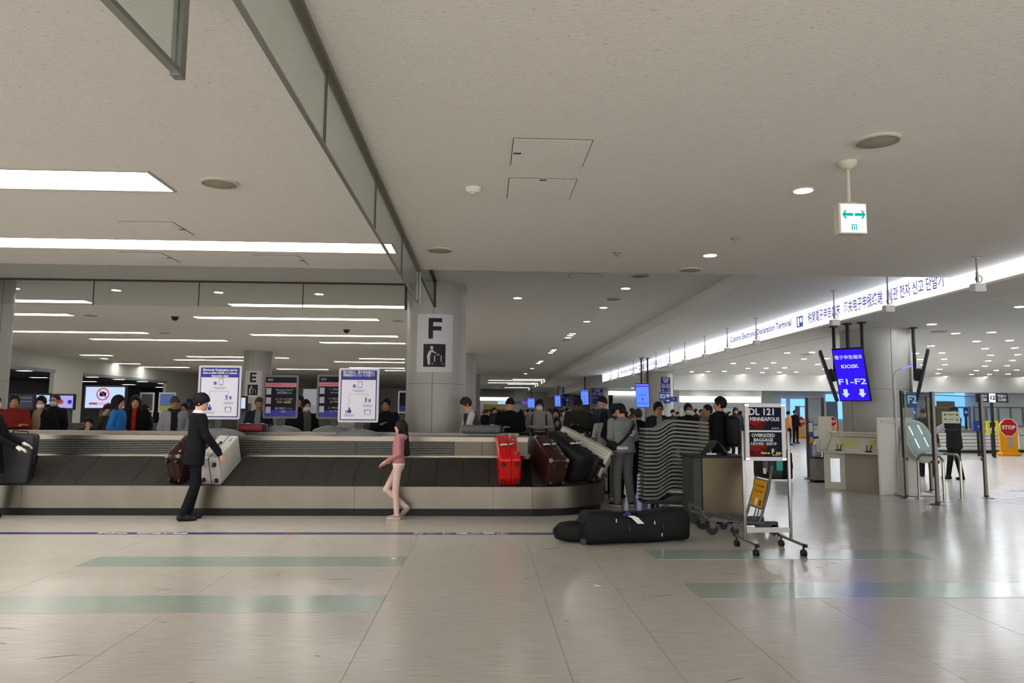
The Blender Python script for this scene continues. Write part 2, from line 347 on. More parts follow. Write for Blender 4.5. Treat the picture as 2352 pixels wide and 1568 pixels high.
# ------------------------------------------------------------------ columns
m_col = surfmat('column_panel', (160, 158, 151), .38, .015, 5, .03)[0]
m_gap = mat('joint_dark', (70, 68, 62), .6, var=0)
def column(x, y, z1, label, r=.585):
    t = thing('column', label, 'column', (x, y, 0), group='round hall columns')
    for z0, zt in ((0, 2.05), (2.056, z1)):
        MB().lathe([(r, z0+.0), (r, zt)], 40).build('cladding', m_col, t, smooth=True)
    MB().lathe([(r-.012, 2.0), (r-.012, 2.1)], 40).build('joint', m_gap, t, smooth=True)
    for a in (-PI/2-.05, PI/2, -.3, PI+.3):
        MB().at((0, 0, 0), (0, 0, a)).box(r-.01, r+.0008, -.004, .004, .02, z1-.02).build('joint', m_gap, t)
    MB().lathe([(r+.004, 0), (r+.004, .1)], 40).build('base_ring', mat('base_dark', (60, 58, 54), .5), t, smooth=True)
    return t
COLF = column(-.95, 14.35, ZR, 'round cream pillar with the F baggage sign')
column(PY(14, 800, 14.35).x-.585, 14.35, ZR, 'round pillar at the left edge of the picture')
COLE = column(-9.6, 30.9, ZR, 'distant round pillar with the E baggage sign')
column(-.95, 31.2, ZR, 'round pillar just behind the F pillar', .62)
column(-.85, 48, ZR, 'furthest round pillar behind the F pillar', .62)
COLR = column(8.5, 15.25, ZL, 'round pillar behind the writing counter and hanging screens', .69)
COL2 = column(7.65, 31.2, ZL, 'round pillar beside the E1 kiosk signs', .62)
COL3 = column(7.75, 48, 3.3, 'round pillar beside the D1 kiosk signs', .62)
COL4 = column(7.7, 64, 3.3, 'furthest round pillar beside the C1 kiosk signs', .62)
# ================================================================== fixtures on the ceilings
m_alu = mat('aluminium', (148, 146, 142), .36, .9, vs=30)
m_steel = mat('brushed_steel', (172, 166, 156), .3, 1.0, var=.08, vs=6, stretch=(1, 1, 30))
m_black = mat('black_plastic', (22, 22, 24), .45, var=.05)
m_dark = mat('dark_grey', (52, 52, 54), .5)
m_glass = glassmat('clear_glass', (.93, .96, .94), .5)
m_smoke = glassmat('smoke_glass', (.93, .965, .945), .6, fog=.05, fogc=(.6, .66, .62))
m_gasket = mat('gasket', (64, 62, 56), .6, var=0)
# glass smoke barriers
sb = thing('smoke_barrier', 'long glass smoke barrier running along the front ceiling towards the F pillar', 'glass barrier', (-.96, 5.0, ZF))
ys = [-2.0, .7, 2.2, 4.16, 6.15, 8.2, 10.33]
for a, c in zip(ys[:-1], ys[1:]):
    MB().box(-.006, .006, a+.004-5, c-.004-5, -.5, -.02).build('glass_pane', m_smoke, sb)
    MB().box(-.008, .008, c-.006-5, c+.006-5, -.5, -.02).build('gasket', m_gasket, sb)
MB().box(-.03, .03, -7, 5.33, -.035, 0).build('top_channel', mat('bronze_trim', (112, 106, 96), .4, .4), sb)
MB().box(-.012, .012, -7, 5.33, -.515, -.5).build('bottom_trim', m_alu, sb)
sb = thing('smoke_barrier', 'short glass smoke barrier between the ceiling edge and the F pillar', 'glass barrier', (-.96, YE, ZR))
MB().box(-.006, .006, .06, 3.44, -.5, -.02).build('glass_pane', m_smoke, sb)
MB().box(-.03, .03, .02, .07, -.97, 0).build('post', m_alu, sb)
MB().box(-.03, .03, .05, 3.44, -.03, 0).build('top_channel', m_gasket, sb)
MB().box(-.012, .012, .06, 3.44, -.512, -.5).build('bottom_trim', m_gasket, sb)
MB().box(-.025, .025, 3.40, 3.44, -.51, 0).build('end_post', m_gasket, sb)
sb = thing('smoke_barrier', 'wide glass smoke barrier hanging between the left pillar and the F pillar', 'glass barrier', (-5.5, 14.1, ZR))
xs = [-4.1+i*8.05/4 for i in range(5)]; m_smoke2 = glassmat('smoke_glass_rear', (.92, .93, .925), .3, fog=.03, fogc=(.5, .52, .5))
for a, c in zip(xs[:-1], xs[1:]):
    MB().box(a+.006, c-.006, -.006, .006, -.5, -.02).build('glass_pane', m_smoke2, sb)
for a in xs[1:-1]: MB().box(a-.008, a+.008, -.008, .008, -.5, -.02).build('gasket', m_gasket, sb)
MB().box(-4.1, 3.95, -.03, .03, -.03, 0).build('top_channel', m_gasket, sb)
for a in (-4.1, 3.95): MB().box(a-.025, a+.025, -.03, .03, -.52, 0).build('end_post', m_gasket, sb)
sb = thing('smoke_barrier', 'glass smoke barrier with an aluminium end at the top of the picture', 'glass barrier', (-1.95, 3.15, ZF))
e = [F(255, 0, ZF-.45), F(405, 158, ZF-.45)]
d = (e[0]-e[1]); d.z = 0; d.normalize(); q0 = Vector((e[1].x+1.95, e[1].y-3.15, 0)); q1 = q0 + d*2.6
ang = math.atan2(d.y, d.x)
for k in range(5):
    o = MB().box(k*.52+.01, k*.52+.516, -.005, .005, -.45, -.02).build('glass_pane', m_smoke, sb, loc=q0, rot=(0, 0, ang))
MB().box(-.02, 2.62, -.02, .02, -.475, -.45).build('bottom_trim', m_alu, sb, loc=q0, rot=(0, 0, ang))
MB().box(-.045, .01, -.025, .025, -.485, 0).build('end_post', m_alu, sb, loc=q0, rot=(0, 0, ang))
MB().box(-.02, 2.62, -.025, .025, -.03, 0).build('top_channel', m_gasket, sb, loc=q0, rot=(0, 0, ang))
# access hatches
m_line = mat('hatch_gap', (88, 82, 74), .7, var=0)
def hatch(cs, z, label, latch):
    ps = [F(x, y, z) for x, y in cs]; x0 = (ps[0].x+ps[3].x)/2; x1 = (ps[1].x+ps[2].x)/2; y1 = (ps[0].y+ps[1].y)/2; y0 = (ps[2].y+ps[3].y)/2
    if y0 > y1: y0, y1 = y1, y0
    t = thing('ceiling_hatch', label, 'hatch', ((x0+x1)/2, (y0+y1)/2, z), group='ceiling access hatches'); hx, hy = (x1-x0)/2, (y1-y0)/2
    MB().box(-hx, hx, -hy, hy, -.004, 0).build('gap_frame', m_line, t)
    MB().box(-hx+.006, hx-.006, -hy+.006, hy-.006, -.007, -.0).build('panel', cm if z == ZF else m_plain, t)
    if latch:
        lx, ly = {'l': (-hx+.045, 0), 'r': (hx-.03, 0), 't': (0, -hy+.02)}[latch]
        MB().box(lx-.03, lx+.03, ly-.012, ly+.012, -.011, -.006).build('latch', m_gasket, t)
hatch([(1179, 316), (1363, 321), (1337, 384), (1172, 378)], ZF, 'larger square ceiling hatch with a side latch, near the picture centre', 'l')
hatch([(1170, 407), (1326, 412), (1306, 459), (1163, 454)], ZF, 'smaller ceiling hatch just beyond the larger central one', 't')
hatch([(271, 507), (398, 510), (449, 541), (331, 538)], ZF, 'ceiling hatch between the two wide linear lights', 'r')
hatch([(264, 578), (372, 581), (415, 602), (316, 600)], ZF, 'ceiling hatch at the front ceiling edge, left one', 'r')
hatch([(580, 586), (685, 587), (711, 608), (612, 606)], ZF, 'ceiling hatch at the front ceiling edge, near the glass strip', 'r')
hatch([(1311, 627), (1387, 628), (1378, 640), (1303, 639)], ZR, 'rear ceiling hatch just behind the ceiling edge', 'r')
# round speakers, sprinklers, detectors
m_beige = mat('beige_plastic', (196, 190, 172), .5, var=.03); m_grille = mat('speaker_grille', (150, 145, 130), .7, bump=.3, bs=400)
def speaker(x, y, z, label, r=.15):
    p = F(x, y, z); t = thing('ceiling_speaker', label, 'speaker', (p.x, p.y, z), group='round ceiling speakers')
    MB().lathe([(r*1.12, 0), (r*1.12, -.012), (r, -.018), (r, -.010), (r, 0)], 28, caps=False).build('rim', m_beige, t, smooth=True)
    MB().lathe([(r, -.008), (r*.7, -.02), (.01, -.03)], 28).build('grille', m_grille, t, smooth=True)
for x, y, z, l in ((505, 420, ZF, 'round ceiling speaker between the left linear lights'), (2015, 323, ZF, 'round ceiling speaker above the exit sign'), (1010, 574, ZF, 'round ceiling speaker right of the glass strip'), (1585, 619, ZF, 'round ceiling speaker at the front ceiling edge'),
                   (1470, 633, ZR, 'rear ceiling speaker just behind the ceiling edge'), (1410, 686, ZR, 'rear ceiling speaker beside the bulkhead downlights'), (1300, 780, ZR, 'rear ceiling speaker below the clustered downlights'),
                   (208, 724, ZR, 'rear ceiling speaker right of the second left light row'), (378, 764, ZR, 'rear ceiling speaker by the third left light row'), (915, 736, ZR, 'rear ceiling speaker left of the F pillar'),
                   (2158, 760, ZL, 'customs hall speaker right of the counter pillar'), (1852, 813, ZL, 'customs hall speaker left of the counter pillar')):
    speaker(x, y, z, l)
def pendant(x, y, z, label, kind):
    p = F(x, y, z); t = thing(kind, label, 'smoke detector' if 'detector' in kind else ('camera' if 'camera' in kind else 'sprinkler'), (p.x, p.y, z))
    if 'detector' in kind:
        MB().lathe([(.075, 0), (.075, -.02), (.05, -.045)], 20).build('base', m_trimw, t, smooth=True); MB().lathe([(.034, -.045), (.034, -.062), (.02, -.068)], 16).build('sensor', m_beige, t, smooth=True)
    elif 'camera' in kind:
        MB().lathe([(.1, 0), (.1, -.03)], 20).build('base', m_dark, t, smooth=True); MB().lathe([(.085, -.03), (.078, -.07), (.05, -.1), (.01, -.112)], 20).build('dome', m_black, t, smooth=True)
    else:
        MB().lathe([(.05, 0), (.05, -.008)], 16).build('rose', m_steel, t); MB().cyl((0, 0, -.008), (0, 0, -.04), .012, n=8).lathe([(.03, -.04), (.03, -.044)], 12).build('head', m_steel, t)
pendant(1087, 432, ZF, 'white smoke detector left of the central hatches', 'smoke_detector')
pendant(1687, 547, ZF, 'small chrome sprinkler left of the exit sign', 'sprinkler_head')
pendant(1417, 580, ZF, 'small chrome sprinkler above the ceiling edge, mid picture', 'sprinkler_head')
pendant(796, 757, ZR, 'dark dome camera on the rear ceiling, left of the F pillar', 'dome_camera')
pendant(402, 727, ZR, 'dark dome camera on the rear ceiling by the second light row', 'dome_camera')
pendant(1710, 880, 2.95 if False else ZL, 'dark dome camera under the far customs hall ceiling', 'dome_camera')
# hanging exit sign
t = thing('exit_sign', 'hanging lit exit sign with two green arrows', 'exit sign', (F(1947, 372, ZF).x, F(1947, 372, ZF).y, ZF))
yy = t.location.y; top = PY(1952, 470, yy).z-ZF; bot = PY(1957, 536, yy).z-ZF; lx = PY(1927, 500, yy).x-t.location.x; rx = PY(1987, 500, yy).x-t.location.x
MB().lathe([(.075, 0), (.07, -.03), (.045, -.055), (.012, -.07)], 24).build('canopy', m_beige, t, smooth=True)
MB().cyl((0, 0, -.06), (0, 0, top+.02), .012, n=10).build('rod', m_beige, t)
MB().box(lx-.012, rx-.0, -.025, .06, bot-.006, top+.006).box((lx+rx)/2-.05, (lx+rx)/2+.05, -.0, .04, top, top+.02).build('housing', m_beige, t)
MB().box(lx+.004, rx-.008, -.0295, -.0255, bot+.004, top-.004).build('panel', emat('exit_panel', (232, 240, 255), 1.15), t)
m_teal2 = emat('exit_green', (20, 170, 160), .9); cz = (top+bot)/2
def arrow(cx_, s_):
    return [(cx_+s_*.055, cz+.03), (cx_+s_*.03, cz+.065), (cx_+s_*.015, cz+.065), (cx_+s_*.03, cz+.042), (cx_-s_*.035, cz+.042), (cx_-s_*.035, cz+.018), (cx_+s_*.03, cz+.018), (cx_+s_*.015, cz-.005), (cx_+s_*.03, cz-.005)]
mx_ = (lx+rx)/2
for s_ in (-1, 1): MB().prism(arrow(mx_+s_*.042, s_), -.0315, -.0300).build('arrow', m_teal2, t)
MB().prism([(mx_-.022, bot+.02), (mx_+.022, bot+.02), (mx_+.022, bot+.068), (mx_-.022, bot+.068)], -.031, -.0300).build('pictogram', m_teal2, t)
MB().box(mx_-.013, mx_+.013, -.0322, -.0312, bot+.024, bot+.060).build('pictogram', emat('exit_panel', (0, 0, 0), 1), t)
MB().prism([(mx_-.008, bot+.026), (mx_-.002, bot+.03), (mx_+.006, bot+.026), (mx_+.004, bot+.042), (mx_+.008, bot+.05), (mx_+.0, bot+.056), (mx_-.006, bot+.046)], -.0332, -.0323).build('pictogram', m_teal2, t)
# ------------------------------------------------------------------ backlit sign band
m_box = emat('backlit_white', (240, 244, 255), BOXL); m_ink = emat('sign_ink', (84, 78, 178), .6); m_ink2 = emat('sign_ink_blue', (70, 90, 190), .75)
lb = thing('backlit_sign', 'long glowing backlit sign band in four languages along the ceiling', 'sign', (XL, 26, ZL))
y = -2.0
while y < 42:
    y2 = min(y+2.6, 42); top = (ZF if y < YE else ZS)-.005-ZL
    if y < YE < y2: y2 = YE
    MB().box(-.02, -.004, y-26+.003, y2-26-.003, .015, top).build('light_panel', m_box, lb); y = y2
MB().box(-.028, -.002, -28, 16, -.02, .015).build('bottom_trim', m_trimw, lb)
MB().box(-.004, .0, -28, 16, .0, .44).build('back_tray', m_trimw, lb)
rx_ = (PI/2, 0, -PI/2)
def band_text(s, ya, yb, z, h, name='lettering', m=m_ink):
    o = text(s, h, m, lb, (-.022, (ya+yb)/2-26, z-ZL), rx_, fit=abs(yb-ya), name=name, bold=.0045 if s[0] == 'C' else .010); return o
for y0 in (0, 16.4):
    k = lambda px, py: PX(px, py, XL-.02).y + y0
    band_text('Customs Electronic Declaration Terminal', k(1677, 780), k(1818, 745), 3.60, .21)
    band_text('税関電子申告端末', k(1856, 730), k(1930, 714), 3.56, .25)
    band_text('海关电子申报终端', k(1938, 708), k(2027, 688), 3.56, .26)
    band_text('세관 전자 신고 단말기', k(2040, 682), k(2168, 650), 3.555, .24)
    ic = (k(1837, 737))-26
    MB().box(-.0225, -.0212, ic-.16, ic+.16, .10, .34).build('kiosk_pictogram', m_ink2, lb)
    MB().box(-.0235, -.0226, ic-.12, ic-.02, .20, .30).box(-.0235, -.0226, ic+.03, ic+.11, .13, .31).build('kiosk_pictogram', m_box, lb)
# hanging small white units on rods beside the band
m_unit = mat('unit_white', (205, 203, 200), .4, var=.02)
hang = [(2242, 590, ZF), (2038, 640, None), (1893, 668, ZS), (1717, 730, ZS), (1653, 753, ZS), (1600, 771, ZS), (1556, 787, ZS), (1521, 799, ZS), (1490, 810, ZS), (1462, 820, ZS), (1439, 828, ZS), (1403, 840, ZS), (1387, 846, ZS)]
ordn = ['first', 'second', 'third', 'fourth', 'fifth', 'sixth', 'seventh', 'eighth', 'ninth', 'tenth', 'eleventh', 'twelfth', 'thirteenth']
hy = [F(2242, 590, ZF).y, 11.1, 12.15, 15.0, 16.8, 18.7, 20.8, 22.9, 25.3, 28.0, 30.8, 34.5, 38.0]
hx_ = F(2242, 590, ZF).x
for i, (x, y, z) in enumerate(hang):
    zc = ZF if i == 0 else ZS
    if i >= 2:
        p = F(x, y, ZS); Y = p.y
    else: Y = hy[i]
    X = hx_+ (0.05 if i else 0)
    if i == 1: Y = PX(2041, 718, X).y
    L = .44 if i == 0 else .62
    t = thing('ceiling_sensor', 'white box sensor on a thin rod beside the backlit sign, %s from the front' % ordn[i], 'sensor', (X, Y, zc), group='sensors along the backlit sign')
    MB().cyl((0, 0, 0), (0, 0, -.012), .05, n=12).build('mount', m_alu, t)
    MB().cyl((0, 0, -.01), (0, 0, -L+.1), .012, n=8).build('rod', m_alu, t)
    MB().cyl((0, 0, -L*.45), (0, 0, -L+.1), .018, n=8).build('sleeve', m_alu, t)
    MB().tube([(.02+.045*math.cos(a), 0, -L+.15+.045*math.sin(a)) for a in [k*2*PI/10 for k in range(11)]], .006, 5).build('cable_loop', m_black, t)
    MB().rbox((0, 0, -L+.03), (.15, .12, .11), .012).build('housing', m_unit, t)
# ------------------------------------------------------------------ pictogram signs on pillars F and E
def bag_sign(t, letter, r, zc, s, wide=True):
    n = 16; a0, a1 = -PI/2-.62*s, -PI/2+.62*s; mb = MB()
    m_sh = mat('sign_sheet', (196, 192, 196), .5, var=.01)
    def arc(rr, aa, ab, z0, z1, k=n):
        q = MB()
        for i in range(k):
            b0, b1 = aa+(ab-aa)*i/k, aa+(ab-aa)*(i+1)/k
            q.quad((rr*math.cos(b0), rr*math.sin(b0), z0), (rr*math.cos(b1), rr*math.sin(b1), z0), (rr*math.cos(b1), rr*math.sin(b1), z1), (rr*math.cos(b0), rr*math.sin(b0), z1))
        return q
    arc(r+.003, a0, a1, zc-.56, zc+.56).build('sign_sheet', m_sh, t, smooth=True)
    m_k = mat('sign_black', (24, 24, 26), .5, var=0); m_g = mat('sign_grey', (190, 188, 190), .5, var=0)
    w_ = .2; A = lambda x: -PI/2 + x/r
    bars = {'F': [(-.12, -.03, .08, .48), (-.12, .14, .40, .48), (-.12, .13, .24, .32)], 'E': [(-.12, -.03, .08, .48), (-.12, .14, .40, .48), (-.12, .13, .24, .32), (-.12, .14, .08, .16)]}[letter]
    for x0, x1, z0, z1 in bars: arc(r+.0045, A(x0), A(x1), zc+z0, zc+z1, 6).build('lettering', m_k, t, smooth=True)
    arc(r+.0045, A(-.215), A(.215), zc-.46, zc-.02, 10).build('pictogram', m_k, t, smooth=True)
    rr = r+.006
    def patch(poly):
        v_ = [(rr*math.cos(A(x)), rr*math.sin(A(x)), zc+z) for x, z in poly]; return MB().add(v_, [tuple(range(len(v_)))]).build('pictogram', m_g, t)
    patch([(-.05+.03*math.cos(a), -.09+.03*math.sin(a)) for a in [k*PI/6 for k in range(12)]])
    patch([(-.07, -.14), (-.04, -.12), (.0, -.17), (.04, -.19), (.03, -.205), (-.02, -.185), (-.05, -.165), (-.08, -.26), (-.08, -.42), (-.12, -.42), (-.14, -.26), (-.11, -.17)])
    patch([(.0, -.24), (.14, -.24), (.14, -.36), (.0, -.36)]); patch([(.05, -.215), (.1, -.215), (.1, -.235), (.05, -.235)])
    patch([(-.04, -.38), (.17, -.38), (.17, -.42), (-.04, -.42)])
bag_sign(COLF, 'F', .585, 2.83, 1.0)
bag_sign(COLE, 'E', .585, 2.62, 1.0)
# ================================================================== baggage carousel
XC, YC_, RC, XW = .73, 11.9, 1.25, -13.5
m_lip = mat('carousel_steel', (116, 110, 100), .36, 1.0, var=.16, vs=3, stretch=(1, 1, .3), bump=.04, bs=3)
m_rail = mat('rail_steel', (122, 115, 104), .28, 1.0, var=.06, vs=4)
m_rubber = mat('belt_rubber', (48, 46, 43), .62, var=.18, vs=5, bump=.08, bs=90)
m_kick = mat('kick_black', (16, 16, 16), .45, var=.03)
m_plat = mat('platform_grey', (120, 116, 110), .4, .6, var=.08)
ca = thing('baggage_carousel', 'oval stainless baggage carousel with sloping black belt', 'carousel', (0, YC_, 0))
def ring_pt(th, r): return (XC+r*math.cos(th), r*math.sin(th))     # local, y relative to YC_
def lipseg(p0, p1, prof):   # straight prism along x: prof = [(offset inward, z)]
    mb = MB(); mb.prism([(-RC+o, z) for o, z in prof], p0, p1, 'x'); return mb
lipprof = [(0, .112), (0, .425), (.008, .432), (.05, .432), (.05, .38), (.03, .112)]
xs = [XW, -11.2, -8.9, -6.55, -4.2, -1.85, .155, XC]
for a, c in zip(xs[:-1], xs[1:]): lipseg(a+.002, c-.002, lipprof).build('lip_panel', m_lip, ca)
def arcseg(t0, t1, prof, n=6):
    mb = MB(); k = len(prof); v = []; f = []
    for i in range(n+1):
        th = t0+(t1-t0)*i/n
        for o, z in prof: x, y = ring_pt(th, RC-o); v.append((x, y, z))
    for i in range(n):
        for j in range(k): f.append((i*k+j, i*k+(j+1) % k, (i+1)*k+(j+1) % k, (i+1)*k+j))
    f += [tuple(range(k-1, -1, -1)), tuple(range(n*k, n*k+k))]
    return mb.add(v, f)
for i in range(5):
    t0 = -PI/2+PI*i/5; arcseg(t0+.002, t0+PI/5-.002, lipprof, 8).build('lip_panel', m_lip, ca, smooth=True)
mb = MB().prism([(RC-o, z) for o, z in lipprof], XW, XC, 'x'); mb.build('lip_panel', m_lip, ca)
kp = [(.06, 0), (.06, .112), (.1, .112), (.1, 0)]
MB().prism([(-RC+o, z) for o, z in kp], XW, XC, 'x').prism([(RC-o, z) for o, z in kp], XW, XC, 'x').build('kick_plate', m_kick, ca)
arcseg(-PI/2, PI/2, kp, 24).build('kick_plate', m_kick, ca, smooth=True)
# belt plates
slope = [(.05, .405), (.86, .80), (.86, .76), (.05, .365)]
x = XW
pl = MB().prism([(-RC+o, z) for o, z in slope], 0, .395, 'x').mesh('belt_plate'); pl.materials.append(m_rubber)
while x < XC-.3:
    o = link('belt_plate', pl, None, ca, loc=(x, 0, random.uniform(-.0015, .0015))); x += .40
for i in range(9):
    t0 = -PI/2+PI*i/9; arcseg(t0+.006, t0+PI/9-.004, slope, 3).build('belt_plate', m_rubber, ca)
MB().prism([(RC-o, z) for o, z in slope], XW, XC, 'x').build('belt_plate', m_rubber, ca)
MB().prism([(-RC+o, z-.03) for o, z in slope], XW, XC, 'x').build('belt_bed', m_kick, ca)
# centre housing: y from -.39 to .39
HY = .39
MB().box(XW, XC, -HY+.05, HY, .70, 1.03).build('housing', m_dark, ca)
MB().box(XW, .27, -HY-.012, -HY+.05, .785, .825).build('lower_trim', m_rail, ca)
MB().box(XW, .75, -HY-.012, -HY+.05, 1.045, 1.115).build('upper_rail', m_rail, ca)
MB().box(XW, .75, -HY-.0, HY+.05, 1.105, 1.12).build('top_plate', m_plat, ca)
MB().box(XW, .6, HY-.25, HY+.05, 1.12, 1.165).build('rear_ledge', m_plat, ca)
m_endp = mat('end_steel', (84, 78, 68), .36, 1.0, var=.12, vs=3)
MB().box(-.45, .75, -HY-.006, -HY+.04, .825, 1.045).build('end_panel', m_endp, ca)
MB().box(-.02, -.012, -HY-.008, -HY, .83, 1.04).build('panel_joint', m_gap, ca)
MB().lathe([(HY, .78), (HY, 1.11)], 24, (XC, 0, 0)).build('end_panel', m_endp, ca, smooth=True)
pan = [XW, -10.6, -8.2, -5.85, -3.45, -2.0, -.45]
for a, c in zip(pan[:-1], pan[1:]):
    for k in range(8):
        z = .838+k*.0265
        MB().prism([(-HY-.004, z), (-HY+.03, z+.010), (-HY+.03, z+.015), (-HY-.004, z+.009)], a+.012, c-.012, 'x').build('louvre', mat('louvre_grey', (112, 110, 104), .4, .8), ca)
    MB().box(c-.012, c+.012, -HY-.002, -HY+.04, .825, 1.045).build('grille_post', m_dark, ca)
MB().box(XW, -.45, -HY+.035, -HY+.05, .82, 1.05).build('grille_back', m_kick, ca)
SLOPE = math.atan2(.395, .81)
def belt_frame(X=None, th=None, u=.0):
    """position and axes at the foot of the slope: tangent, up-slope, normal"""
    if th is None:
        up = Vector((0, math.cos(SLOPE), math.sin(SLOPE))); base = Vector((X, YC_-RC+.06, .41)); tan = Vector((1, 0, 0))
    else:
        rad = Vector((-math.cos(th), -math.sin(th), 0)); up = rad*math.cos(SLOPE)+Vector((0, 0, math.sin(SLOPE)))
        base = Vector((XC, YC_, .41)) - rad*(RC-.06); tan = Vector((-math.sin(th), math.cos(th), 0))
    nrm = tan.cross(up)
    return base+up*u, tan, up, nrm
def frame_mat(o, x, y, z):
    M = Matrix.Identity(4)
    for i, a in enumerate((x, y, z)):
        a = Vector(a).normalized()
        for j in range(3): M[j][i] = a[j]
    M.translation = o; return M
m_chrome = mat('chrome', (200, 200, 200), .15, 1.0, var=.02)
m_tagw = mat('tag_white', (214, 214, 212), .6, var=.03, vs=60); m_tagb = mat('tag_blue', (48, 58, 120), .5)
def suitcase(label, T, L, Hh, m, M, ribs=None, soft=False, corner=None, handle=True, wheels=True, name='suitcase', group=None, seam=True, rad=.045, tagpos=None, mh=None):
    """local x thickness, y length, z height, standing on its long side, origin under the middle"""
    t = thing(name, label, 'suitcase', group=group); t.matrix_world = M
    MB().rbox((0, 0, Hh/2), (T, L, Hh), rad, 3).build('shell', m, t, smooth=True)
    if ribs:
        mr_ = MB()
        for s_ in (-1, 1):
            for k in range(ribs):
                z = Hh*(.14+.72*k/(ribs-1)); MB().rbox((s_*T/2, 0, z), (.012, L*.86, Hh*.028), .004, 1).build('rib', m, t)
        for k in range(ribs-2):
            x_ = T*(-.36+.72*k/(ribs-3)); MB().rbox((x_, 0, Hh), (T*.06, L*.86, .010), .004, 1).build('rib', m, t)
            MB().rbox((x_, -L/2, Hh/2), (T*.06, .010, Hh*.8), .004, 1).build('rib', m, t)
    if seam: MB().rbox((T*.04, 0, Hh/2), (.014, L+.006, Hh+.006), .05, 3).build('frame_seam', mh or m_black, t, smooth=True)
    if handle:
        MB().tube([(0, -.10, Hh), (0, -.09, Hh+.03), (0, .09, Hh+.03), (0, .10, Hh)], .011, 6, up=(1, 0, 0)).build('handle', mh or m_black, t, smooth=True)
        MB().rbox((0, L/2+.01, Hh*.5), (T*.5, .03, .14), .01, 1).build('end_handle', m_black, t)
    if wheels:
        for sx in (-1, 1):
            for z in (.09, Hh-.09):
                w_ = MB().rbox((sx*T*.32, -L/2-.012, z), (.05, .04, .06), .01, 1).build('wheel_housing', m_black, t)
                MB().cyl((sx*T*.32-.012, -L/2-.035, z), (sx*T*.32+.012, -L/2-.035, z), .026, n=12).build('wheel', m_dark, w_)
    if corner:
        for sx in (-1, 1):
            for sy in (-1, 1):
                MB().rbox((sx*(T/2-.03), sy*(L/2-.03), Hh-.03), (.068, .068, .068), .03, 2).build('corner_guard', corner, t, smooth=True)
    for q in (MB().rbox((T*.28, y_, Hh), (.03, .06, .02), .005, 1) for y_ in (-L*.28, L*.28)): q.build('latch', m_chrome if not soft else m_black, t)
    if tagpos is not None:
        y_ = tagpos
        g = MB(); pts = [(-.08, 0), (-.03, .008), (.03, .004), (.09, .016), (.12, .03)]
        for a, c in zip(pts[:-1], pts[1:]):
            g.add([(a[0]-.04, y_-.024, Hh+.012+a[1]), (a[0]-.04, y_+.024, Hh+.012+a[1]), (c[0]-.04, y_+.024, Hh+.012+c[1]), (c[0]-.04, y_-.024, Hh+.012+c[1])], [(0, 1, 2, 3)])
        tg = g.build('baggage_tag', m_tagw, t); md = tg.modifiers.new('s', 'SOLIDIFY'); md.thickness = .001
        MB().tube([(.05, y_, Hh+.03), (.07, y_+.02, Hh+.05), (.09, y_, Hh+.03)], .012, 6).build('tag_loop', m_tagb, t)
    return t
m_red = mat('case_red', (190, 12, 10), .2, var=.05, coat=.4); m_brn = mat('case_brown', (46, 20, 20), .28, var=.12, coat=.2)
m_wht = mat('case_white', (190, 188, 182), .45, var=.05, bump=.05, bs=300); m_sil = mat('case_silver', (168, 164, 152), .38, .35, var=.06, vs=20)
m_nyl = mat('nylon_black', (16, 16, 18), .6, var=.2, bump=.15, bs=250); m_gry = mat('case_grey', (84, 86, 90), .45, var=.06); m_drk = mat('case_dark', (40, 41, 42), .45, var=.1, bump=.05, bs=100)
m_brass = mat('corner_tan', (150, 136, 116), .4, .3)
def on_belt(label, X=None, th=None, u=.36, T=.27, L=.7, H=.47, m=None, lean=0.0, yaw=0.0, lift=0.0, **kw):
    b_, tan, up, nr = belt_frame(X, th, u)
    if yaw:
        q = Matrix.Rotation(yaw, 3, nr); tan = q @ tan; up = q @ up
    if lean:
        q = Matrix.Rotation(lean, 3, up); tan = q @ tan; nr = q @ nr
    return suitcase(label, T, L, H, m, frame_mat(b_+nr*lift, tan, up, nr), **kw)
on_belt('glossy red hard suitcase at the bend of the carousel', X=.38, u=.42, T=.33, L=.76, H=.46, m=m_red, yaw=.06, tagpos=.02, wheels=True, mh=mat('case_red_dark', (120, 8, 8), .3), rad=.05)
on_belt('dark brown suitcase with tan corners beside the red one', th=-PI/2+.30, u=.40, T=.31, L=.78, H=.46, m=m_brn, yaw=-.02, corner=m_brass, tagpos=.05)
on_belt('large soft black bag behind the brown suitcase', th=-PI/2+.68, u=.46, T=.36, L=.86, H=.52, m=m_nyl, soft=True, yaw=.0, wheels=False, seam=False, rad=.11, tagpos=-.1)
on_belt('shiny black suitcase wedged under the silver one', th=-PI/2+1.0, u=.34, T=.24, L=.60, H=.40, m=mat('case_sequin', (24, 24, 26), .2, var=.3, vs=140, bump=.4, bs=160), rad=.04)
on_belt('long ribbed silver suitcase tilted on top of the pile', th=-PI/2+1.22, u=.46, T=.27, L=.92, H=.50, m=m_sil, ribs=9, lean=.10, lift=.05, mh=m_drk, rad=.04, tagpos=.1)
on_belt('small black bag at the far end of the belt curve', th=-PI/2+1.66, u=.30, T=.28, L=.5, H=.34, m=m_nyl, soft=True, seam=False, rad=.09)
on_belt('flat grey hard case behind the red suitcase', th=-PI/2+.34, u=.98, T=.30, L=.10, H=.30, m=m_gry, handle=False, wheels=False, seam=False, rad=.02)
on_belt('off-white hard suitcase being pulled by the man in the suit', X=-3.90, u=.40, T=.30, L=.72, H=.44, m=m_wht, yaw=-.10, rad=.03)
on_belt('maroon suitcase half hidden behind the man in the suit', X=-4.42, u=.38, T=.22, L=.66, H=.48, m=m_brn, yaw=-.05, corner=m_brass)
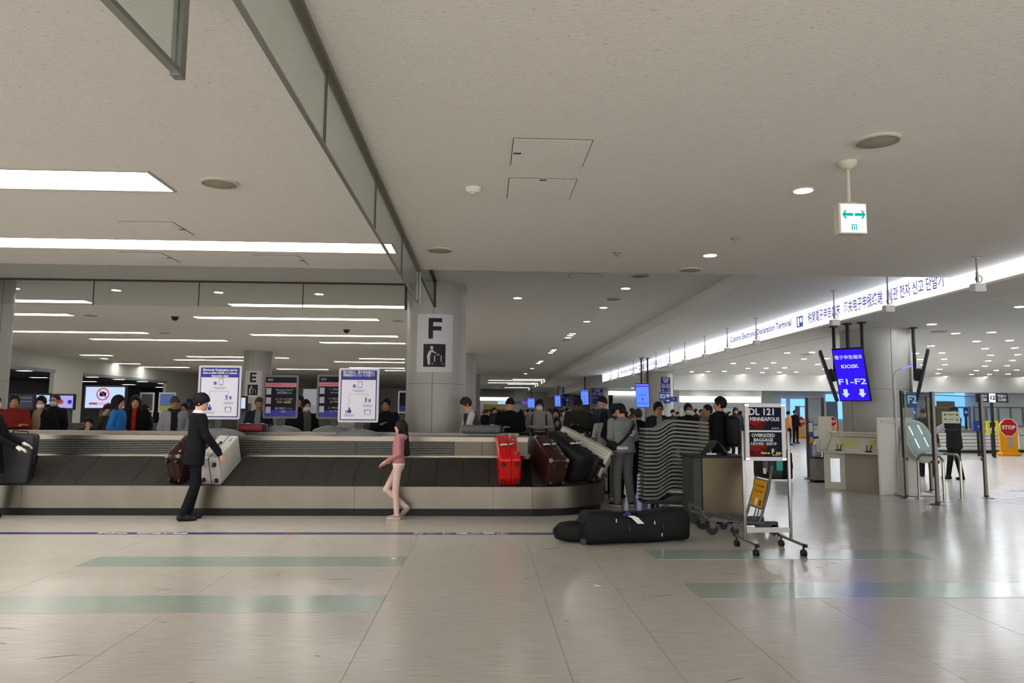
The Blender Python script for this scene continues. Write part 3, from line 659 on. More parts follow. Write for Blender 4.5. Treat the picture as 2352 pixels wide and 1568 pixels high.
# dark case stood upright at the left
b_, tan, up, nr = belt_frame(-7.05, None, .0)
suitcase('tall charcoal suitcase held upright at the left edge of the belt', .27, .46, .74, m_drk, frame_mat(Vector((-6.78, 10.80, .42)), Vector((-.25, 1, 0)), Vector((1, .25, 0)), Vector((0.05, .1, 1))), rad=.05)
# things lying on the platform top
suitcase('grey hard suitcase lying flat on the carousel platform', .40, .62, .135, m_gry, frame_mat(Vector((-.02, 12.0, 1.166)), Vector((0, 1, 0)), Vector((-1, 0, 0)), Vector((0, 0, 1))), rad=.04, handle=False)
suitcase('maroon suitcase lying flat on the platform between the sign stands', .34, .42, .13, mat('case_maroon', (92, 22, 26), .45), frame_mat(Vector((PY(582, 985, 12.05).x, 12.05, 1.166)), Vector((0, 1, 0)), Vector((-1, 0, 0)), Vector((0, 0, 1))), rad=.04, handle=False)
# ------------------------------------------------------------------ sign stands on the platform
m_dome = mat('dome_grey', (104, 104, 106), .5, var=.04); m_frame = mat('frame_silver', (168, 166, 166), .4, .4, var=.02)
m_postw = mat('poster_white', (206, 204, 216), .5, var=.01); m_postb = mat('poster_blue', (40, 44, 132), .5, var=.01); m_postd = mat('poster_dark', (22, 20, 32), .6, var=.1, spec=.1)
m_lilac = mat('ink_lilac', (96, 98, 160), .5, var=0); m_pinkbar = mat('poster_pink', (176, 110, 118), .5, var=0); m_yel = mat('ink_yellow', (206, 190, 60), .5, var=0); m_gry2 = mat('ink_grey', (150, 150, 160), .5, var=0)
def stand(label, x, y, zb, w_, h, zc, dark=False, lines=(), rz=0.0, bw=.78):
    t = thing('sign_stand', label, 'sign stand', (x, y, zb), rz, group='information sign stands')
    n = 28; v = []; prof = [(1.0, 0), (1.0, .02), (.86, .05), (.55, .085), (.2, .105), (.03, .108)]; mb = MB(); mb.T = Matrix.Diagonal((bw/2, bw*.26, 1, 1))
    mb.lathe(prof, n).build('weighted_base', m_dome, t, smooth=True)
    z0 = zc-zb
    MB().box(-.05, .05, -.015, .015, .10, z0-h/2+.02).build('pole', m_dark, t)
    MB().prism([(a, z0+c) for a, c in rrect(w_, h, .03)], -.03, .0, 'y').build('board_frame', mat('frame_dark', (92, 92, 92), .5) if dark else m_frame, t)
    MB().box(-w_/2+.035, w_/2-.035, -.034, -.0302, z0-h/2+.035, z0+h/2-.035).build('poster', m_postd if dark else m_postb, t)
    T_ = lambda s, sz, m, xx, zz, **k: text(s, sz, m, t, (xx, -.0375, z0+zz), **k)
    if not dark:
        MB().box(-w_/2+.05, w_/2-.05, -.036, -.034, z0-h/2+.05, z0+h/2-.19).build('poster_field', m_postw, t)
        for k, s in enumerate(lines): T_(s, .05, m_white, 0, h/2-.072-k*.047, fit=(w_-.14)*(1 if k < 2 else .5), bold=.001)
        def rect(cx_, cz_, a, c, m): MB().box(cx_-a/2, cx_+a/2, -.0375, -.0361, z0+cz_-c/2, z0+cz_+c/2).build('pictogram', m, t)
        rect(.02, .17, .07, .11, m_lilac); MB().box(.02-.028, .02+.028, -.0385, -.0376, z0+.125, z0+.215).build('pictogram', m_postw, t); rect(-.07, .145, .045, .05, m_lilac)
        rect(.0, .075, .2, .012, m_gry2); rect(.0, .055, .14, .01, m_gry2)
        rect(0, .015, .30, .004, m_lilac); rect(-.15, -.10, .004, .23, m_lilac); rect(.15, -.01, .004, .05, m_lilac)
        rect(.12, -.07, .03, .06, m_lilac); rect(.12, -.115, .05, .008, m_lilac); rect(.18, -.085, .035, .05, m_lilac); rect(.15, -.16, .15, .012, m_gry2); rect(.15, -.18, .15, .01, m_gry2)
        rect(.15, -.235, .10, .01, m_lilac); rect(.105, -.26, .012, .06, m_lilac); rect(.195, -.26, .012, .06, m_lilac); rect(.15, -.31, .13, .01, m_gry2)
        rect(-.14, -.26, .06, .05, m_postb); rect(-.14, -.215, .025, .03, m_postb); rect(-.19, -.27, .012, .06, m_postb); rect(-.14, -.315, .16, .012, m_gry2); rect(-.14, -.335, .14, .01, m_gry2)
    else:
        MB().box(-w_/2+.035, w_/2-.035, -.036, -.034, z0+h/2-.20, z0+h/2-.13).build('poster_field', m_pinkbar, t)
        T_(lines[0], .05, mat('ink_red', (150, 40, 50), .5, var=0), 0, h/2-.165, fit=w_-.12)
        T_('税関', .045, m_gry2, -w_/2+.11, h/2-.085)
        for k in range(3):
            z = h/2-.27-k*.155
            MB().box(-w_/2+.05, -w_/2+.13, -.0365, -.034, z0+z-.055, z0+z+.05).build('pictogram', m_gry2, t)
            T_(lines[1+2*k], .045, m_gry2, .06, z+.02, fit=w_*.5); T_(lines[2+2*k], .045, m_yel if k == 1 else m_gry2, .06, z-.03, fit=w_*.42 if len(lines[2+2*k]) > 4 else None)
        MB().box(-w_/2+.035, w_/2-.035, -.0352, -.034, z0-h/2+.035, z0-h/2+.14).build('poster_field', m_postb, t)
    return t
def board(px0, px1, py0, py1, Y, zb, label, dark, lines, bw, **k):
    a, c = PY(px0, py0, Y), PY(px1, py1, Y)
    return stand(label, (a.x+c.x)/2, Y, zb, c.x-a.x, a.z-c.z, (a.z+c.z)/2, dark, lines, bw=bw)
board(459, 552, 839, 963, 11.70, 1.121, 'white and blue English declaration board behind the man in the suit', False, ['Electronic Declaration can be', 'done at either KIOSK or Customs', 'inspection desk'], .86)
board(780, 869, 845, 970, 11.70, 1.121, 'white and blue Japanese declaration board nearest the F pillar', False, ['電子申告は、電子申告端末と', '税関検査台のどちらでも可能です'], .78)
board(608, 684, 861, 961, 12.22, 1.166, 'dark Japanese declaration board, middle of the platform', True, ['電子申告の準備をしてください', 'Visit Japan Webで', '必要な情報を入力', 'モニターの上部で', 'パスポート読み取り', '電子申告ゲートへ', '進む'], .70)
board(730, 806, 860, 962, 12.28, 1.166, 'dark English declaration board partly behind the Japanese white one', True, ['Electronic Declaration', '1. PREPARE', 'with your phone', '2. REGISTER', 'at KIOSK', '3. PROCEED', 'to the gate'], .70)
# ================================================================== things on the floor, mid right
# ------------------------------------------------------------------ DL 121 sign stand
m_signn = mat('sign_navy', (18, 20, 42), .6, var=.05, spec=.1); m_signr = mat('sign_dred', (120, 18, 22), .6, var=.05, spec=.1); m_signr2 = mat('sign_dred2', (84, 14, 20), .6, var=.05, spec=.1)
m_let = mat('letter_grey', (214, 214, 216), .5, var=0); m_lety = mat('letter_yellow', (212, 220, 60), .5, var=0)
SY = 7.72
fl, fr = F(1736, 1274), F(1843, 1274)
YB = (fl.y+fr.y)/2-.0                                   # front castors
S0 = PY(1760, 1240, 8.05); 
bx = (PY(1712, 1240, 8.05).x+PY(1817, 1240, 8.05).x)/2
t = thing('sign_stand', 'wheeled aluminium sign stand with the DL 121 Minneapolis oversized baggage notice', 'sign stand', (bx, 8.05, 0))
hw = (PY(1817, 1200, 8.05).x-PY(1712, 1200, 8.05).x)/2
rzs = 0.0
for sx in (-1, 1):
    MB().rbox((sx*hw, 0, .72), (.032, .032, 1.20), .008, 2).build('upright', m_alu, t, smooth=True)
    f_ = MB().tube([(sx*hw, -.34, .118), (sx*hw, .30, .118)], .016, 10).build('foot_bar', m_alu, t, smooth=True)
    MB().rbox((sx*hw, -.35, .118), (.04, .06, .036), .012, 2).rbox((sx*hw, .31, .118), (.04, .06, .036), .012, 2).build('end_cap', m_black, f_)
    for y_ in (-.31, .27):
        c_ = MB().cyl((sx*hw, y_, .105), (sx*hw, y_, .07), .012, n=8).build('castor', m_black, t)
        MB().cyl((sx*hw-.026, y_, .033), (sx*hw-.008, y_, .033), .033, n=16).cyl((sx*hw+.008, y_, .033), (sx*hw+.026, y_, .033), .033, n=16).rbox((sx*hw, y_, .055), (.05, .05, .03), .01, 1).build('castor_wheel', m_black, c_)
MB().box(-hw+.016, hw-.016, -.012, .012, .20, .255).build('cross_bar', m_alu, t)
a, c = PY(1712, 926, 8.0), PY(1804, 1058, 8.0); w_ = .455; z1 = a.z; z0 = c.z; xc = (a.x+c.x)/2-bx
def frame(x0, x1, z0, z1, y0, y1, e, nm, m, par):
    for A in ((x0, x1, z0, z0+e), (x0, x1, z1-e, z1), (x0, x0+e, z0+e, z1-e), (x1-e, x1, z0+e, z1-e)):
        MB().box(A[0], A[1], y0, y1, A[2], A[3]).build(nm, m, par)
x0, x1 = xc-w_/2, xc+w_/2
frame(x0, x1, z0, z1, -.055, -.02, .042, 'board_frame', m_frame, t)
zm = PY(1760, 990, 8.0).z
MB().box(x0+.04, x1-.04, -.05, -.02, zm-.010, zm+.010).build('board_frame', m_frame, t)
MB().box(x0+.01, x1-.01, -.03, -.015, z0+.01, z1-.01).build('backing', m_dark, t)
for sx in (x0+.02, x1-.02):
    for z in (z0+.02, z1-.02): MB().rbox((sx, -.058, z), (.05, .012, .03), .004, 1).build('corner_clip', m_chrome, t)
for sx in (-1, 1): MB().tube([(sx*hw, -.01, z0+.12), (sx*(w_/2+.006), -.01, z0+.12)], .008, 6).build('bracket', m_alu, t)
for zt, zb in ((z1-.042, zm+.01), (zm-.01, z0+.042)):
    MB().box(x0+.042, x1-.042, -.038, -.031, zb, zt).build('notice', m_signn, t)
    hgt = zt-zb
    MB().prism([(x0+.043, zb), (x0+.20, zb), (x0+.26, zb+hgt*.45), (x0+.05, zb+hgt*.45)], -.0392, -.0382).build('emblem', m_signr2, t)
    MB().prism([(x0+.043, zb+hgt*.46), (x0+.25, zb+hgt*.46), (x0+.12, zb+hgt*.2), (x0+.043, zb+hgt*.3)], -.0402, -.0393).build('emblem', m_signr, t)
    MB().prism([(x0+.043, zb+hgt*.28), (x0+.11, zb+hgt*.18), (x0+.11, zb+hgt*.1), (x0+.043, zb+hgt*.21)], -.0408, -.0403).build('emblem', m_signn, t)
    text('▲ DELTA', .022, m_let, t, (x1-.105, -.0395, zb+.022), fit=.09)
zt, hgt = z1-.042, z1-.042-zm-.01
TX = lambda s, sz, m, x, z, **k: text(s, sz, m, t, (x, -.0395, z), **k)
TX('DL 121', .105, m_let, xc-.03, zt-.055, bold=.002, fit=.285)
TX('MINNEAPOLIS', .06, m_let, xc, zt-.135, bold=.0011, fit=.335)
zt2 = zm-.01
TX('OVERSIZED', .052, m_let, xc-.02, zt2-.038, bold=.0008, fit=.265)
TX('BAGGAGE', .052, m_let, xc-.02, zt2-.088, bold=.0008, fit=.22)
TX('大型手荷物・超規行李', .038, m_let, xc-.02, zt2-.133, fit=.30)
TX('Next to', .032, m_lety, xc-.0, z0+.085, bold=.0008, fit=.10); TX('F', .075, m_lety, xc+.085, z0+.10, bold=.002); TX('Belt', .032, m_lety, xc+.15, z0+.085, bold=.0008, fit=.055)
# ------------------------------------------------------------------ steel desk
d0, d1 = F(1612, 1192), F(1706, 1196)
DYF = 9.95; dx0 = PY(1614, 1100, DYF).x; dx1 = PY(1708, 1100, DYF).x; dxm = (dx0+dx1)/2
t = thing('service_desk', 'small stainless-fronted service desk with black top behind the luggage cart', 'desk', (dxm, DYF, 0))
hx = (dx1-dx0)/2; zt = PY(1650, 1046, DYF).z
MB().box(-hx, hx, 0, .02, .10, zt-.03).build('front_panel', mat('desk_steel', (92, 82, 66), .42, 1.0, var=.1, vs=3, stretch=(2, 1, .2)), t)
for s_ in (-1, 1): MB().box(s_*hx-.02, s_*hx+.02, .02, .55, .02, zt-.03).build('side_panel', m_dark, t)
MB().box(-hx-.13, -hx-.02, -.01, .55, .02, zt-.03).build('side_cabinet', mat('desk_grey', (58, 60, 60), .5), t)
MB().rbox((-.05, .28, zt-.015), (2*hx+.22, .64, .03), .008, 1).build('desk_top', m_black, t)
MB().box(-hx, hx, .04, .5, .02, .10).build('plinth', m_dark, t)
t = thing('tent_sign', 'black folded tent sign lying on the service desk', 'sign', (dxm-.02, DYF+.2, zt))
MB().prism([(-.20, .0), (-.04, .20), (-.02, .20), (-.17, .0)], -.14, .14).build('left_leaf', m_black, t)
MB().prism([(-.03, .20), (-.02, .185), (.12, .0), (.16, .0)], -.14, .14).build('right_leaf', m_dark, t)
MB().box(-.19, -.05, -.145, -.141, .01, .03).build('label_strip', m_tagw, t)
# ------------------------------------------------------------------ stack of nested trays
m_tray = mat('tray_grey', (112, 114, 110), .5, var=.08, vs=12, bump=.05, bs=80)
TY = 11.05; tx0 = PY(1484, 1050, TY).x; tx1 = PY(1628, 1050, TY).x; tw = tx1-tx0
zs_l = [PY(1478, 983, TY).z, PY(1478, 1142, TY).z]; NT = 19
ordin = ['top', 'second', 'third', 'fourth', 'fifth', 'sixth', 'seventh', 'eighth', 'ninth', 'tenth', 'eleventh', 'twelfth', 'thirteenth', 'fourteenth', 'fifteenth', 'sixteenth', 'seventeenth', 'eighteenth', 'nineteenth']
def tray_mesh():
    # rim follows an S curve: low at the left, high at the right; thin shell, 0.45 deep
    n = 30; dep = .42; mb = MB(); th = .032
    def zc(u): 
        s = min(1, max(0, (u-.17)/.29)); s = s*s*(3-2*s); return .135*s-.035*max(0, (u-.5))/.5
    up, lo = [], []
    for i in range(n+1):
        u = i/n; up.append((u*tw, zc(u))); lo.append((u*tw, zc(u)-th))
    mb.prism(up+lo[::-1], -.012, 0, 'y')                       # front rim
    mb.prism(up+lo[::-1], dep, dep+.012, 'y')                  # back rim
    v = []; f = []
    for i in range(n+1):
        x, z = up[i]; v += [(x, 0, z-.004), (x, dep, z-.004), (x, 0, z-.012), (x, dep, z-.012)]
    for i in range(n):
        a = i*4; f += [(a, a+4, a+5, a+1), (a+2, a+3, a+7, a+6)]
    mb.add(v, f)
    mb.box(-.008, 0, -.012, dep+.012, zc(0)-th, zc(0)).box(tw, tw+.008, -.012, dep+.012, zc(1)-th, zc(1))
    return mb.mesh('shell')
tm = tray_mesh(); tm.materials.append(m_tray)
tabm = MB().box(-.006, .006, -.016, -.012, -.028, .0).mesh('stacking_tab'); tabm.materials.append(m_dark)
dz = (zs_l[0]-zs_l[1])/(NT-1)
for i in range(NT):
    z = zs_l[0]-i*dz
    t = thing('baggage_tray', 'grey plastic baggage tray, %s from the top of the tall stack' % ordin[i] if i else 'topmost grey plastic baggage tray of the tall stack', 'tray', (tx0-i*.0022, TY, z), group='stacked baggage trays')
    link('shell', tm, None, t)
    for u in (.34, .86): link('stacking_tab', tabm, None, t, loc=(tw*u, 0, .04 if u < .5 else .095))
t = thing('tray_dolly', 'wheeled grey dolly under the tall stack of baggage trays', 'dolly', (tx0, TY, 0))
zb = zs_l[1]-.03
MB().prism([(0.0, .20), (.02, .16), (tw, .12), (tw, zb+.05), (tw*.42, zb+.06), (tw*.25, zb-.02), (0, zb-.015)], .01, .41).build('tub', mat('tub_grey', (72, 74, 70), .5, var=.08), t)
frame(-.02, tw+.06, .155, .18, -.03, .45, .012, 'rail', m_dark, t)
MB().tube([(-.03, -.03, .16), (-.05, .2, .16), (-.03, .45, .16)], .016, 8).tube([(0, -.03, .16), (tw+.05, -.03, .13)], .016, 8).build('frame', m_dark, t, smooth=True)
for x_, y_ in ((.18, .06), (tw-.1, .06), (.18, .38), (tw-.1, .38)):
    w2 = MB().rbox((x_, y_, .13), (.05, .05, .05), .01, 1).build('castor', m_dark, t)
    MB().cyl((x_-.018, y_, .055), (x_+.018, y_, .055), .055, n=18).build('castor_wheel', m_black, w2)
# ------------------------------------------------------------------ luggage cart in front of the desk
m_cart = mat('cart_grey', (92, 92, 92), .45, .3, var=.05); m_yelp = mat('advert_yellow', (206, 150, 24), .5, var=.04)
CYY = 9.05
cx0 = PY(1612, 1200, CYY).x
t = thing('luggage_cart', 'grey airport luggage cart with a yellow advert panel, parked behind the sign stand', 'luggage cart', (cx0, CYY, 0))
Lx = PY(1745, 1190, CYY).x-cx0
# base frame, sloping up to the left front; handle end at the right
for y_ in (-.02, .56):
    MB().tube([(.0, y_, .30), (.03, y_, .22), (.25, y_, .19), (Lx, y_, .15), (Lx+.04, y_, .17)], .016, 8).build('side_rail', m_cart, t, smooth=True)
MB().tube([(.0, -.02, .30), (-.02, .1, .33), (-.02, .44, .33), (.0, .56, .30)], .014, 8).build('front_hoop', m_cart, t, smooth=True)
for k in range(5):
    x_ = .12+k*(Lx-.15)/4; MB().tube([(x_, -.02, .20-.03*k/4), (x_, .56, .20-.03*k/4)], .011, 6).build('cross_bar', m_cart, t, smooth=True)
MB().prism([(.04, .19), (.3, .165), (.34, .19), (.12, .235)], -.05, -.03).build('bumper', m_cart, t)
for k in range(3): MB().tube([(.05, .1+k*.16, .21), (Lx, .1+k*.16, .165)], .009, 6).build('deck_rod', m_cart, t, smooth=True)
pr = []
for y_ in (.02, .50):
    MB().tube([(Lx, y_, .16), (Lx+.02, y_, .2), (Lx+.13, y_, .55), (Lx+.18, y_, .86)], .017, 8).build('handle_post', m_cart, t, smooth=True)
for k in range(2): MB().tube([(Lx-.02+.03*k, .16+.14*k, .16), (Lx+.03+.02*k, .16+.14*k, .22), (Lx+.10+.02*k, .16+.14*k, .5)], .008, 6).build('rod', m_cart, t, smooth=True)
M = frame_mat(Vector((Lx+.10, .26, .49)), Vector((0, 1, 0)), Vector((.25, 0, 1)), Vector((1, 0, -.25)))
ad = MB().box(-.22, .22, -.19, .19, -.006, .006).build('advert_panel', mat('advert_frame', (104, 104, 104), .5), t); ad.matrix_local = M
e = MB().box(-.20, .20, -.17, .17, -.010, -.006).build('advert_sheet', m_yelp, ad)
for s, z in (('Get the bargain', .10), ('at our fair!', .03)):
    text(s, .05, mat('advert_ink', (120, 70, 20), .5, var=0), ad, (0, z, -.0112), (0, PI, 0), fit=.28)
MB().box(-.02, .06, -.155, -.06, -.0115, -.0100).build('advert_picture', m_tagw, ad); MB().box(-.15, -.08, -.15, -.08, -.0115, -.01).build('advert_picture', mat('advert_ink', (0, 0, 0)), ad)
for (a_, b_) in (((.05, .02), None), ((.05, .5), None)): pass
for y_, big in ((.06, .0), (.48, .0)):
    w2 = MB().prism([(.10, .17), (.20, .17), (.18, .09), (.145, .075), (.12, .09)], y_-.03, y_-.022).build('castor', m_cart, t)
    MB().cyl((.15, y_-.018, .07), (.15, y_+.018, .07), .07, n=20).build('castor_wheel', m_black, w2)
    w2 = MB().prism([(Lx-.34, .15), (Lx-.26, .15), (Lx-.28, .07), (Lx-.32, .07)], y_-.03, y_-.022).build('castor', m_cart, t)
    MB().cyl((Lx-.30, y_-.015, .05), (Lx-.30, y_+.015, .05), .05, n=18).build('castor_wheel', m_black, w2)
for y_ in (.04, .50):
    w2 = MB().rbox((Lx+.12, y_, .11), (.26, .05, .12), .045, 2).build('rear_guard', m_dark, t, smooth=True)
    MB().cyl((Lx+.19, y_-.025, .065), (Lx+.19, y_+.025, .065), .065, n=20).build('rear_wheel', m_black, w2)
bk = MB().rbox((Lx+.22, .26, .82), (.20, .50, .26), .03, 2).build('basket', m_black, t, smooth=True)
MB().rbox((Lx+.11, .05, .87), (.02, .12, .17), .008, 1).build('document_holder', m_gry, bk); MB().box(Lx+.094, Lx+.098, .0, .09, .76, .83).build('notice', m_tagw, bk)
MB().rbox((Lx+.27, -.005, .88), (.085, .02, .16), .035, 3).build('brake_pad', mat('brake_teal', (20, 140, 128), .4), bk, smooth=True)
MB().tube([(Lx+.2, -.03, .94), (Lx+.34, -.03, .95), (Lx+.38, .0, .96), (Lx+.38, .52, .96), (Lx+.34, .56, .95), (Lx+.2, .56, .94)], .018, 8).build('handlebar', m_black, t, smooth=True)
# ------------------------------------------------------------------ black bags on the floor
def softbag(label, p0, p1, prof, depth, m, name='ski_bag'):
    """prof: list of (u along, half height, z centre, half depth)"""
    p0, p1 = Vector(p0), Vector(p1); d = (p1-p0); L = d.length; rz = math.atan2(d.y, d.x)
    t = thing(name, label, 'bag', p0, rz)
    v = []; f = []; n = 24
    for u, hh, zc, hd in prof:
        for k in range(n):
            a = 2*PI*k/n; ca_, sa = math.cos(a), math.sin(a)
            e = lambda q: math.copysign(abs(q)**.45, q)
            hh *= 1.0
            v.append((u*L, depth/2+hd*e(ca_)+.008*math.sin(5*u*L*2+a*2), max(.004, zc+hh*e(sa)+.006*math.sin(9*u+3*a))))
    for i in range(len(prof)-1): f += [(i*n+k, i*n+(k+1) % n, (i+1)*n+(k+1) % n, (i+1)*n+k) for k in range(n)]
    f += [tuple(range(n-1, -1, -1)), tuple(range((len(prof)-1)*n, len(prof)*n))]
    MB().add(v, f).build('body', m, t, smooth=True)
    return t, L
m_bag = mat('bag_black', (9, 9, 11), .65, var=.25, bump=.25, bs=18)
a, c = F(1348, 1256), F(1592, 1244); a.z = c.z = 0
t, L = softbag('long black wheeled ski bag lying on the floor, the larger of two', a, c, [(0, .14, .185, .10), (.012, .17, .185, .13), (.04, .19, .198, .15), (.2, .188, .196, .155), (.33, .172, .18, .15), (.45, .165, .172, .15), (.6, .172, .18, .15), (.68, .18, .188, .15), (.8, .195, .203, .155), (.94, .192, .2, .15), (.99, .15, .17, .13), (1.0, .10, .13, .10)], .34, m_bag)
for u in (.02,):
    for y_ in (.06, .28): MB().cyl((-.02, y_-.02, .05), (-.02, y_+.02, .05), .035, n=14).build('wheel', m_dark, t)
MB().tube([(-.005, .05, .26), (-.03, .1, .27), (-.03, .24, .27), (-.005, .29, .26)], .012, 6).build('end_handle', m_black, t)
for u in (.4, .72): MB().tube([(u*L, .17+.165*math.cos(a_), .16+.165*math.sin(a_)) for a_ in [k*PI/8 for k in range(-1, 10)]], .014, 4, .3, up=(1, 0, 0)).build('strap', m_black, t)
MB().tube([(.30*L, .1, .325), (.36*L, .1, .36), (.5*L, .1, .35), (.56*L, .1, .315)], .016, 6).build('carry_handle', m_black, t, smooth=True)
tg = MB()
for k, (q0, q1) in enumerate((((.40, -.002, .33), (.44, -.02, .30)), ((.44, -.02, .30), (.48, -.03, .24)))):
    tg.add([(q0[0]*L-.04, q0[1], q0[2]), (q0[0]*L+.04, q0[1]-.01, q0[2]), (q1[0]*L+.05, q1[1]-.01, q1[2]), (q1[0]*L-.03, q1[1], q1[2])], [(0, 1, 2, 3)])
tg = tg.build('baggage_tag', m_tagw, t); tg.modifiers.new('s', 'SOLIDIFY').thickness = .001
MB().tube([(.36*L, .05, .33), (.38*L, .0, .36), (.40*L, .01, .34)], .02, 6).build('tag_loop', m_tagb, t)
for u, z in ((.27, .28), (.63, .24), (.70, .10)): MB().rbox((u*L, -.0, z), (.012, .012, .045), .004, 1).build('zip_pull', m_chrome, t)
MB().rbox((.9*L, .12, .345), (.05, .03, .02), .006, 1).build('tag_scrap', m_tagw, t)
a, c = F(1272, 1249), F(1352, 1252); a.z = c.z = 0; c = a+(c-a).normalized()*.50
t, L = softbag('smaller black duffel bag tucked against the long ski bag', (a.x, a.y+.0, 0), c, [(0, .05, .10, .06), (.04, .08, .11, .09), (.12, .10, .118, .12), (.4, .11, .122, .13), (.8, .11, .122, .13), (1, .10, .12, .12)], .30, m_bag, 'duffel_bag')
MB().rbox((.0, .15, .13), (.03, .2, .05), .012, 2).build('end_handle', m_black, t)
t.location.y += .06
# paper scraps on the floor
for i, (x, y, l) in enumerate(((1371, 1346, 'white paper scrap on the floor in front of the ski bag'), (905, 1283, 'tiny white scrap on the left green floor stripe'))):
    p = F(x, y); s = MB().add([(-.03, -.02, .003), (.03, -.025, .006), (.035, .02, .004), (-.02, .03, .007)], [(0, 1, 2, 3)]).build('paper_scrap', m_tagw, loc=p)
    s.modifiers.new('s', 'SOLIDIFY').thickness = .002; tag(s, l, 'litter')
# ------------------------------------------------------------------ glass partition beside the bend
t = thing('glass_partition', 'low steel and glass partition beside the man in grey', 'partition', (PY(1396, 1100, 12.9).x-.0, 12.6, 0))
ya, yb = -.35, .1
MB().box(.02, .04, ya, yb, .05, .52).build('steel_panel', m_lip, t)
MB().box(.022, .034, ya+.03, yb, .54, 1.15).build('glass_pane', m_glass, t)
for y_ in (ya, yb): MB().rbox((.03, y_, .62), (.05, .05, 1.24), .008, 1).build('post', m_steel, t)
# ================================================================== customs side, right
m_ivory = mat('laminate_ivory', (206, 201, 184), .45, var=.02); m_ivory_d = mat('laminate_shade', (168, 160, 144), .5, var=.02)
m_post = mat('post_steel', (104, 98, 88), .35, .9, var=.08, vs=12)
# ------------------------------------------------------------------ hanging screens
m_scr = emat('screen_blue', (48, 22, 228), 1.0); m_scrw = emat('screen_text', (178, 204, 255), 1.0); m_scrl = emat('screen_light', (90, 130, 255), 1.0); m_scrp = emat('screen_purple', (92, 52, 224), 1.0)
def screen(label, c, W, Hh, yaw, tilt, pole_top, face='kiosk', pole_dx=(0,), name='hanging_screen', group='hanging kiosk screens'):
    n = Vector((-math.sin(yaw), -math.cos(yaw), 0)); up = Vector((0, 0, 1))*math.cos(tilt)+n*math.sin(tilt); nn = n*math.cos(tilt)-Vector((0, 0, 1))*math.sin(tilt)
    right = up.cross(nn)
    t = thing(name, label, 'screen', (c[0], c[1], c[2]), group=group)
    M = frame_mat(Vector((0, 0, 0)), right, -nn, up)
    b_ = MB().rbox((0, 0, 0), (W, .055, Hh), .006, 1).build('casing', m_black, t); b_.matrix_local = M
    s_ = MB().box(-W/2+.018, W/2-.018, -.031, -.0285, -Hh/2+.022, Hh/2-.022).build('display', {'kiosk': m_scr, 'map': m_scrl, 'off': m_black}[face], b_)
    if face == 'kiosk':
        for s, sz, z, f_ in (('電子申告端末', .09, Hh*.33, W*.88), ('KIOSK', .1, Hh*.16, W*.56), ('F1-F2', .16, -Hh*.13, W*.88)):
            text(s, sz, m_scrw, b_, (0, -.033, z), bold=.0025, fit=f_)
        for sx in (-1, 1):
            x_ = sx*W*.26; z_ = -Hh*.35
            MB().prism([(x_-.04, z_+.09), (x_+.04, z_+.09), (x_+.04, z_), (x_+.075, z_), (x_, z_-.085), (x_-.075, z_), (x_-.04, z_)], -.0325, -.0315).build('arrow', m_scrw, b_)
    if face == 'map':
        MB().box(-W/2+.018, W/2-.018, -.0325, -.0315, Hh*.36, Hh*.42).build('banner', m_scrp, b_)
        for z, w_ in ((.05, .5), (.0, .6), (-.3, .7), (-.34, .7)): MB().box(-W*w_/2, W*w_/2, -.0325, -.0315, Hh*z, Hh*z+.012).build('text_line', m_scr, b_)
        MB().box(-.02, .02, -.0325, -.0315, -Hh*.2, -Hh*.09).build('pictogram', m_scr, b_)
    bk = MB().rbox((0, .07, 0), (.22, .1, .26), .02, 1).build('bracket', m_black, t); bk.matrix_local = M
    for dx in pole_dx:
        p = Vector((dx, .13, 0)); q = M @ p
        MB().cyl((q.x, q.y, -.1), (q.x, q.y, pole_top-c[2]), .032, n=12).cyl((q.x, q.y, pole_top-c[2]-.02), (q.x, q.y, pole_top-c[2]), .085, n=16).build('ceiling_pole', m_black, t)
    return t
c = PY(1956, 860, 13.9); screen('tilted blue hanging screen reading KIOSK F1-F2', (c.x, c.y, c.z), .60, 1.08, .85, .30, ZL, pole_dx=(-.1, .18))
c = PY(1903, 864, 14.6); screen('dark hanging screen seen edge-on, left of the KIOSK screen', (c.x, c.y, c.z), .60, 1.08, 2.0, .28, ZL, 'off')
c = PY(2118, 862, 14.5); screen('dark hanging screen seen edge-on, right of the counter pillar', (c.x, c.y, c.z), .60, 1.08, -1.0, .24, ZL, 'off')
c = PY(1476, 908, 28.5); screen('blue hanging screen left of the E1 kiosk signs', (c.x, c.y, c.z), .54, .98, .30, .25, ZL+.4, 'map', (-.05, .2))
c = PY(1343, 912, 45); screen('blue hanging screen left of the D1 kiosk signs', (c.x, c.y, c.z), .50, .95, .25, .2, ZS, 'map')
c = PY(1281, 920, 60); screen('blue hanging screen left of the C1 kiosk signs', (c.x, c.y, c.z), .50, .95, .25, .2, ZS, 'map')
c = PY(1220, 925, 70); screen('small far blue screen above the crowd', (c.x, c.y, c.z), .7, .95, .25, .2, ZS, 'map')
